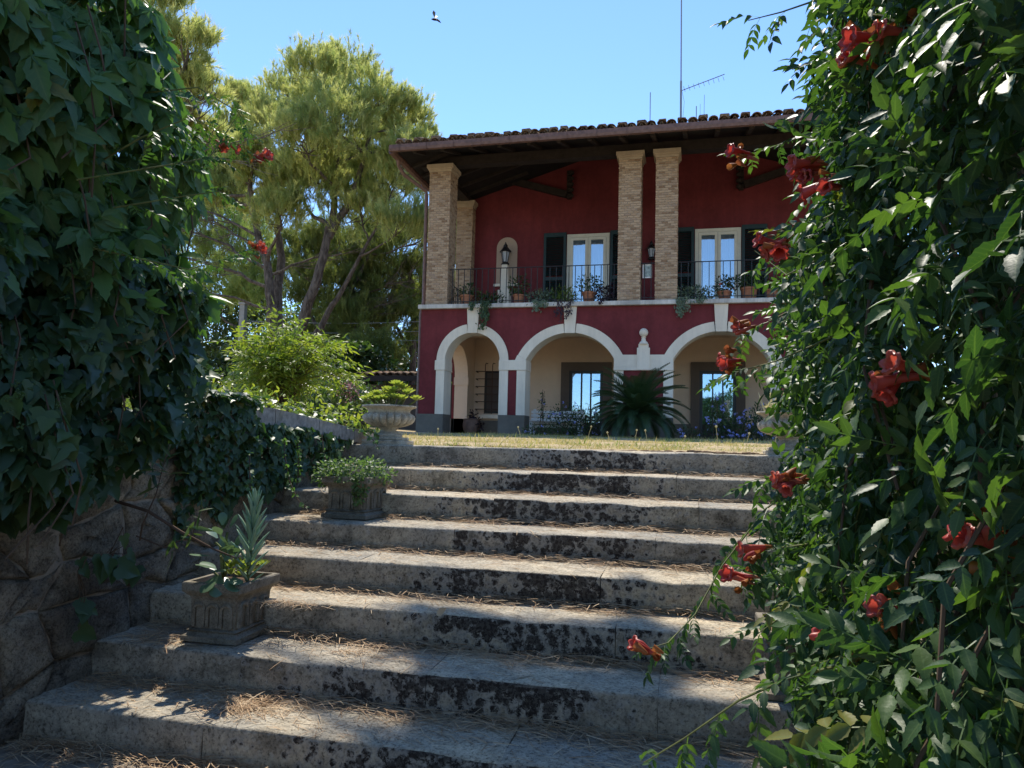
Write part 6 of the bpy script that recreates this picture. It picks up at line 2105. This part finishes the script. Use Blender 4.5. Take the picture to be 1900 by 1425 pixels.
# a woody sapling and small fig leaves growing out of the wall joints
t = thing('wall_sapling', 'thin bare branch with narrow leaves growing out of the rubble wall', 'sapling', (-2.66, 3.0, -.34))
m = MB(); m.tube([(-2.70, 3.06, -.33), (-2.45, 2.98, -.36), (-2.28, 3.0, -.45), (-2.14, 3.06, -.53), (-2.05, 3.1, -.57)], [.008, .008, .007, .005, .003], 5)
m.tube([(-2.50, 3.0, -.50), (-2.45, 2.95, -.42), (-2.41, 2.98, -.28), (-2.40, 3.0, -.16), (-2.41, 3.05, -.05)], [.004, .004, .003, .002, .0015], 4)
m.tube([(-2.52, 3.0, -.48), (-2.35, 2.98, -.52), (-2.22, 3.0, -.46), (-2.2, 3.0, -.37)], [.004, .004, .003, .0015], 4)
m.build('stem', M['twig'], t, kind='stuff')
OL = [blade(.085, .014, OV_MD, .25, .2), blade(.10, .02, OV_MD, .25, .3)]
tips = [(-2.41, 3.03, -.10), (-2.40, 3.0, -.18), (-2.41, 2.98, -.27), (-2.2, 3.0, -.37), (-2.22, 3.0, -.44), (-2.3, 2.98, -.50)]
P_ = np.array([np.array(q) + rng.normal(0, .018, 3) for q in tips for _ in range(6)])
leafobjs('leaf', OL, P_, frames(rng.normal(size=(len(P_), 3)) + np.array([.2, -.2, .5]), rng.normal(size=(len(P_), 3)) + np.array([.3, -.4, .8])), .6 + .6 * rng.random(len(P_)), M['darkshrub'], t)
FIG = [ivyleaf(.12, 61), ivyleaf(.10, 62)]
for lb, c, n in (('cluster of dark lobed leaves low on the shaded wall at the far left', (-2.64, 2.86, -.68), 6), ('dark lobed leaves growing from the wall behind the front planter', (-2.60, 3.0, -.62), 9)):
    t = thing('wall_fig', lb, 'plant', c, 'wild fig seedlings in the wall')
    P_ = np.array(c) + rng.normal(0, 1, (n, 3)) * np.array([.02, .06, .07])
    leafobjs('leaf', FIG, P_, frames(np.stack([rng.uniform(.1, .6, n), rng.normal(0, .5, n), rng.uniform(-1, -.2, n)], 1), np.tile([1, -.4, .6], (n, 1)) + rng.normal(0, .25, (n, 3))), .6 + .5 * rng.random(n), M['ivy'], t)
    m = MB()
    for q in P_: m.tube([(c[0] - .06, c[1], c[2] + .05), ((c[0] + q[0]) / 2, (c[1] + q[1]) / 2, q[2] + .04), tuple(q)], .002, 4)
    m.build('stem', M['ivystem'], t, kind='stuff')

# trumpet flowers: flared tube with five lobes
def trumpet_mesh(bud=False):
    m = MB(); n = 20
    prof = [(.0035, 0), (.0065, .012), (.0085, .03), (.0115, .048), (.0140, .058)]
    if bud: prof = [(.0035, 0), (.0065, .012), (.0095, .035), (.0105, .045), (.006, .054), (.0005, .057)]
    else: prof += [(.017, .0625), (.0225, .064), (.0255, .0605)]
    v = []
    for r, y in prof:
        for k in range(n):
            a = 2 * math.pi * k / n
            q = r * (1 + (.30 * (abs(math.cos(2.5 * a)) ** .55 - .75) if r > .016 else 0))
            v.append((q * math.cos(a), 1.55 * y + (.003 * math.cos(5 * a) if r > .02 else 0), q * math.sin(a) - .12 * y * y / .06))
    f = []
    for i in range(len(prof) - 1):
        for k in range(n): f.append((i * n + k, i * n + (k + 1) % n, (i + 1) * n + (k + 1) % n, (i + 1) * n + k))
    m.add(v, f)
    V = np.array(m.v, np.float32); T = np.array([q for g_ in m.f for q in ((g_[0], g_[1], g_[2]), (g_[0], g_[2], g_[3]))], np.int32)
    return V, T
def calyx_mesh():
    m = MB(); m.tube([(0, -.008, 0), (0, 0, 0), (0, .012, 0), (0, .018, 0)], [.002, .0045, .0068, .0078], 7, False)
    return np.array(m.v, np.float32), np.array([q for g_ in m.f for q in ((g_[0], g_[1], g_[2]), (g_[0], g_[2], g_[3]))], np.int32)
TFL = [trumpet_mesh(), trumpet_mesh(), trumpet_mesh(True)]
CAL = calyx_mesh()
CALME = npmesh('calyx', *CAL, True); CALME.materials.append(M['calyx'])
def flowers(parent, places, seed, toward=(-1, -.35, .05)):
    rg = np.random.default_rng(seed); P_, D_, S_ = [], [], []
    for c, n in places:
        for k in range(n):
            d = unit(np.array(toward) + rg.normal(0, .38, 3) + np.array([0, 0, -.12]))
            P_.append(np.array(c) - d * .03 + rg.normal(0, .008, 3)); D_.append(d); S_.append(rg.uniform(.68, .98))
    P_ = np.array(P_); D_ = np.array(D_); S_ = np.array(S_); F_ = frames(D_, np.tile([0, 0, 1.], (len(P_), 1)))
    fl = leafobjs('flower', TFL, P_, F_, S_, M['redfl'], parent)
    for o in fl:                                    # the calyx sits on its flower
        c_ = bpy.data.objects.new('calyx', CALME); COL.objects.link(c_); c_.parent = o
    # a few withered calyces and seed beaks round each head
    q = np.concatenate([np.array([c] * 5) for c, n in places]) + rg.normal(0, .018, (5 * len(places), 3))
    leafobjs('bud', [CAL], q, frames(unit(np.array(toward) + rg.normal(0, .8, q.shape)), np.tile([0, 0, 1.], (len(q), 1))), rg.uniform(.8, 1.5, len(q)), M['calyx'], parent)
TR_HI = [pinnate(.18, 4, .060, .029, OV_HI, s, .5) for s in range(6)]
TR_MD = [pinnate(.175, 4, .058, .029, OV_MD, s + 9, .45) for s in range(3)]
TR_LO = [pinnate(.18, 4, .062, .031, OV_LO, s + 20, .45) for s in range(3)]
def sprays(parent, stems, n_per, seed, sc=(.55, 1.0), r0=.0032):
    """long shoots with opposite compound leaves; returns leaf points and frames"""
    rg = np.random.default_rng(seed); P_, F_, S_ = [], [], []
    for st in stems:
        pts = [Vector(q) for q in st]
        L = sum((b - a).length for a, b in zip(pts[:-1], pts[1:]))
        MB().tube(pts, [r0 * (1.25 - .85 * i / (len(pts) - 1)) for i in range(len(pts))], 5).build('stem', M['vinestem'], parent, smooth=True)
        k = max(4, int(L * n_per))
        for j in range(k):
            u = (j + .5) / k * (len(pts) - 1.001); i = int(u); q = pts[i].lerp(pts[i + 1], u - i)
            d = (pts[i + 1] - pts[i]).normalized()
            for sd in (-1, 1):
                s = Vector((0, 0, 1)).cross(d).normalized() * sd
                v = d * .55 + s * rg.uniform(.4, 1) + Vector((rg.normal(0, .2), rg.normal(0, .2), rg.normal(-.1, .35)))
                P_.append(q); F_.append(v)
                S_.append(rg.uniform(*sc) * (1.05 - .55 * u / (len(pts) - 1)))
    P_ = np.array([tuple(q) for q in P_]); D_ = np.array([tuple(q) for q in F_]); S_ = np.array(S_)
    N_ = np.tile([-.15, -.25, 1.], (len(P_), 1)) + rg.normal(0, .3, (len(P_), 3))
    return P_, frames(D_, N_), S_

R_STEMS = [
  [(0.408, 2.567, -0.078), (0.315, 2.478, -0.111), (0.216, 2.433, -0.187), (0.086, 2.372, -0.357), (0.007, 2.249, -0.481), (-0.066, 2.181, -0.55), (-0.113, 2.126, -0.555)] ,
  [(0.359, 1.52, -0.346), (0.268, 1.526, -0.399), (0.189, 1.579, -0.442), (0.091, 1.619, -0.511), (-0.015, 1.642, -0.605), (-0.099, 1.666, -0.674)] ,
  [(0.41, 1.03, -0.307), (0.362, 1.257, -0.333), (0.319, 1.422, -0.354), (0.269, 1.53, -0.383), (0.206, 1.628, -0.444)] ,
  [(0.513, 1.276, 0.599), (0.464, 1.4, 0.62), (0.397, 1.62, 0.676), (0.332, 1.831, 0.734)] ,
  [(0.493, 1.61, 0.636), (0.428, 1.849, 0.63), (0.349, 2.081, 0.622), (0.241, 2.207, 0.603)] ,
  [(0.422, 2.016, 1.232), (0.334, 2.046, 1.21), (0.227, 2.069, 1.195), (0.141, 2.081, 1.188)] ,
  [(0.431, 1.753, 0.861), (0.38, 1.946, 0.952), (0.317, 2.028, 1.037), (0.292, 2.045, 1.011)] ,
  [(0.461, 1.98, 0.842), (0.354, 2.101, 0.867), (0.271, 2.213, 0.889), (0.145, 2.331, 0.892)] ,
  [(0.441, 1.522, 0.22), (0.424, 1.644, 0.085), (0.378, 1.76, -0.027), (0.364, 1.859, -0.152), (0.355, 1.932, -0.374)] ,
  [(0.455, 2.226, 0.354), (0.347, 2.354, 0.311), (0.252, 2.472, 0.276), (0.144, 2.584, 0.253), (0.078, 2.689, 0.234)] ,
  [(0.417, 2.323, 0.434), (0.313, 2.441, 0.442), (0.227, 2.557, 0.411), (0.157, 2.566, 0.386)] ,
  [(0.462, 2.151, -0.033), (0.375, 2.268, -0.068), (0.262, 2.284, -0.081), (0.173, 2.292, -0.092)] ,
  [(0.434, 2.15, -0.175), (0.316, 2.263, -0.266), (0.21, 2.372, -0.302), (0.133, 2.364, -0.393)] ,
  [(0.432, 1.841, 0.181), (0.363, 1.964, 0.113), (0.33, 2.074, 0.006), (0.325, 2.175, -0.067)] ,
  [(0.455, 1.973, 0.556), (0.353, 2.107, 0.526), (0.257, 2.231, 0.498), (0.176, 2.318, 0.595)] ,
  [(0.443, 1.631, 0.867), (0.401, 1.711, 0.954), (0.341, 1.8, 1.026), (0.324, 1.912, 1.038)] ,
  [(0.37, 1.736, -0.298), (0.304, 1.849, -0.312), (0.234, 1.948, -0.386), (0.147, 1.942, -0.456)] ,
]
R_FLOWERS = [
  ((0.431, 1.669, 0.911), 2) ,
  ((0.392, 1.732, 0.92), 2) ,
  ((0.374, 1.797, 0.912), 3) ,
  ((0.138, 2.33, 0.895), 2) ,
  ((0.298, 2.049, 0.743), 6) ,
  ((0.23, 2.213, 0.582), 5) ,
  ((0.16, 2.564, 0.402), 2) ,
  ((0.121, 2.581, 0.289), 3) ,
  ((0.437, 1.687, 0.166), 4) ,
  ((0.261, 2.183, -0.084), 6) ,
  ((0.142, 2.364, -0.388), 3) ,
  ((-0.113, 2.126, -0.555), 2) ,
  ((0.485, 1.412, -0.146), 4) ,
  ((0.371, 1.63, -0.308), 2) ,
  ((0.187, 2.374, -0.3), 2) ,
  ((0.352, 2.053, 0.708), 2) ,
  ((0.306, 1.628, -0.382), 2) ,
]
vine = thing('trumpet_vine', 'huge glossy trumpet vine with red flowers covering the right side of the steps', 'vine', (.95, 2.4, -1.28))
def rsurf(y, z):
    lo = -.75 + .25 * mnoise.noise(Vector((y * 2.2, 4, 1))) - .25 * max(0, 2.2 - y)
    if y < 1.6: lo -= .3
    if z < lo: return float('nan')
    b = .385 + .10 * mnoise.noise(Vector((y * 1.8, z * 1.8, 7))) + .06 * mnoise.noise(Vector((y * 4.5, z * 4.5, 2)))
    b += .10 * max(0, y - 1.6) * (1 if z > .8 else .0)
    if y < 1.6: b -= .10 * (1.6 - y) * 0
    if y > 2.9: b += .30 * (y - 2.9) ** 2 * .8
    b += .18 * max(0, .15 - (z - lo)) / .15
    if y > 2.2: b += .10 * max(0, 1 - abs(z - .05) / .22)
    b -= (.10 if y < 1.9 else .02) * max(0, min(1, (-.08 - z) / .25))
    b += .5 * max(0, z - 1.1) * max(0, y - 1.6) * .22
    return b
p, f, dp = curtain(7600, (.95, 4.1), (-1.25, 2.3), rsurf, .11, 301, out=(-1, 0, 0), droop=.22)
k = np.linalg.norm(p, axis=1) > 1.12
p, f, dp = p[k], f[k], dp[k]; s = .42 + .46 * rng.random(len(p))
sp, sf, ss = sprays(vine, R_STEMS, 13, 5)
pa = np.concatenate([p, sp]); fa = np.concatenate([f, sf]); sa = np.concatenate([s, ss]); da = np.concatenate([dp, np.full(len(sp), -.05)])
a, b = split(pa, fa, da, sa)
leafobjs('leaf', TR_HI, pa[a], fa[a], sa[a], M['trumpet'], vine)
near = b[: len(b) // 3]; far = b[len(b) // 3:]
scatter('foliage', TR_MD, pa[near], fa[near], sa[near], M['trumpet'], vine, 'stuff')
scatter('inner_foliage', TR_LO, pa[far], fa[far], sa[far], M['trumpet'], vine, 'stuff')
Q = [bush_pts(n, c, r, 700 + i, .3) for i, (c, r, n) in enumerate([((1.5, 3.3, 1.2), (.55, 1.0, 1.3), 420), ((1.45, 2.0, 1.9), (.5, 1.2, .75), 380), ((1.3, 4.1, .6), (.35, .45, .7), 160), ((1.6, 1.0, 1.2), (.5, 1.0, 1.2), 260)])]
scatter('back_foliage', TR_LO, *[np.concatenate([q[k] for q in Q]) for k in range(3)], M['trumpet'], vine, 'stuff')      # the vine falls over the far side of its wall too
flowers(vine, [(tuple(q * (.86 if c[0] > .35 else .94) for q in c), n) for c, n in R_FLOWERS], 12)
m = MB()
for k in range(30):
    y = random.uniform(1.1, 3.6); z = random.uniform(-.6, 1.6); x = rsurf(y, z)
    if x != x: continue
    m.tube([(x + .14, y + .05, z + .3), (x + .02, y, z + .1), (x - .01, y - .05, z - .1), (x + .03, y - .1 + random.uniform(-.1, .1), z - .35)], .0035, 5)
m.tube([(.93, 2.2, -1.26), (.85, 2.3, -.6), (.8, 2.2, .2), (.75, 2.4, 1.0)], [.035, .03, .022, .012], 7)
m.tube([(.92, 3.2, -1.0), (.88, 3.2, -.4), (.8, 3.3, .4), (.78, 3.1, 1.2)], [.03, .025, .02, .01], 7)
m.build('woody_stem', M['ivystem'], vine, smooth=True)

lv = thing('trumpet_vine', 'slender trumpet vine shoots with red flowers reaching right from the creeper', 'vine', (-2.6, 3.2, .6))
L_ST = [[(-2.5, 2.6, 1.15), (-2.2, 2.5, 1.2), (-1.93, 2.45, 1.245), (-1.916, 2.55, 1.243), (-1.95, 2.735, 1.265), (-1.909, 2.911, 1.254)], [(-2.4, 2.4, 1.0), (-1.99, 2.529, 1.097), (-1.977, 2.644, 1.163), (-1.939, 2.724, 1.334), (-1.891, 2.724, 1.402)],
        [(-2.4, 2.5, .75), (-2.04, 2.633, .68), (-2.031, 2.867, .783), (-2.028, 3.086, .895)], [(-2.45, 2.7, 1.5), (-2.1, 2.7, 1.5), (-1.96, 2.8, 1.42), (-1.93, 2.85, 1.33)], [(-2.4, 2.6, .95), (-2.1, 2.65, 1.0), (-2.0, 2.75, 1.05), (-1.98, 2.8, .98)]]
sp, sf, ss = sprays(lv, L_ST, 14, 6, (.4, .75))
leafobjs('leaf', TR_MD, sp, sf, ss, M['trumpet'], lv)
flowers(lv, [((-1.981, 2.734, 1.251), 2), ((-1.915, 2.90, 1.254), 3), ((-2.029, 3.08, .89), 3)], 14, (.8, -.1, 0))

# ------------------------------------------------------------------ a hoverfly passing in front of the sky
c = Vector((-.609, 1.617, 1.007))
t = thing('insect', 'small dark flying insect hovering against the blue sky', 'insect', c)
m = MB(); m.tube([c + Vector((-.010, 0, .003)), c + Vector((-.004, 0, .002)), c + Vector((.004, 0, 0)), c + Vector((.009, 0, -.004)), c + Vector((.014, 0, -.009))], [.0012, .003, .0026, .0022, .0006], 7)
m.build('body', M['rust'], t)
for s in (1, -1):
    w_ = MB(); b_ = c + Vector((-.002, 0, .004)); w_.add([b_, b_ + Vector((-.004, .007 * s, .010)), b_ + Vector((.0, .011 * s, .014)), b_ + Vector((.005, .009 * s, .009))], [(0, 1, 2, 3)]); w_.build('wing', M['zinc'], t)
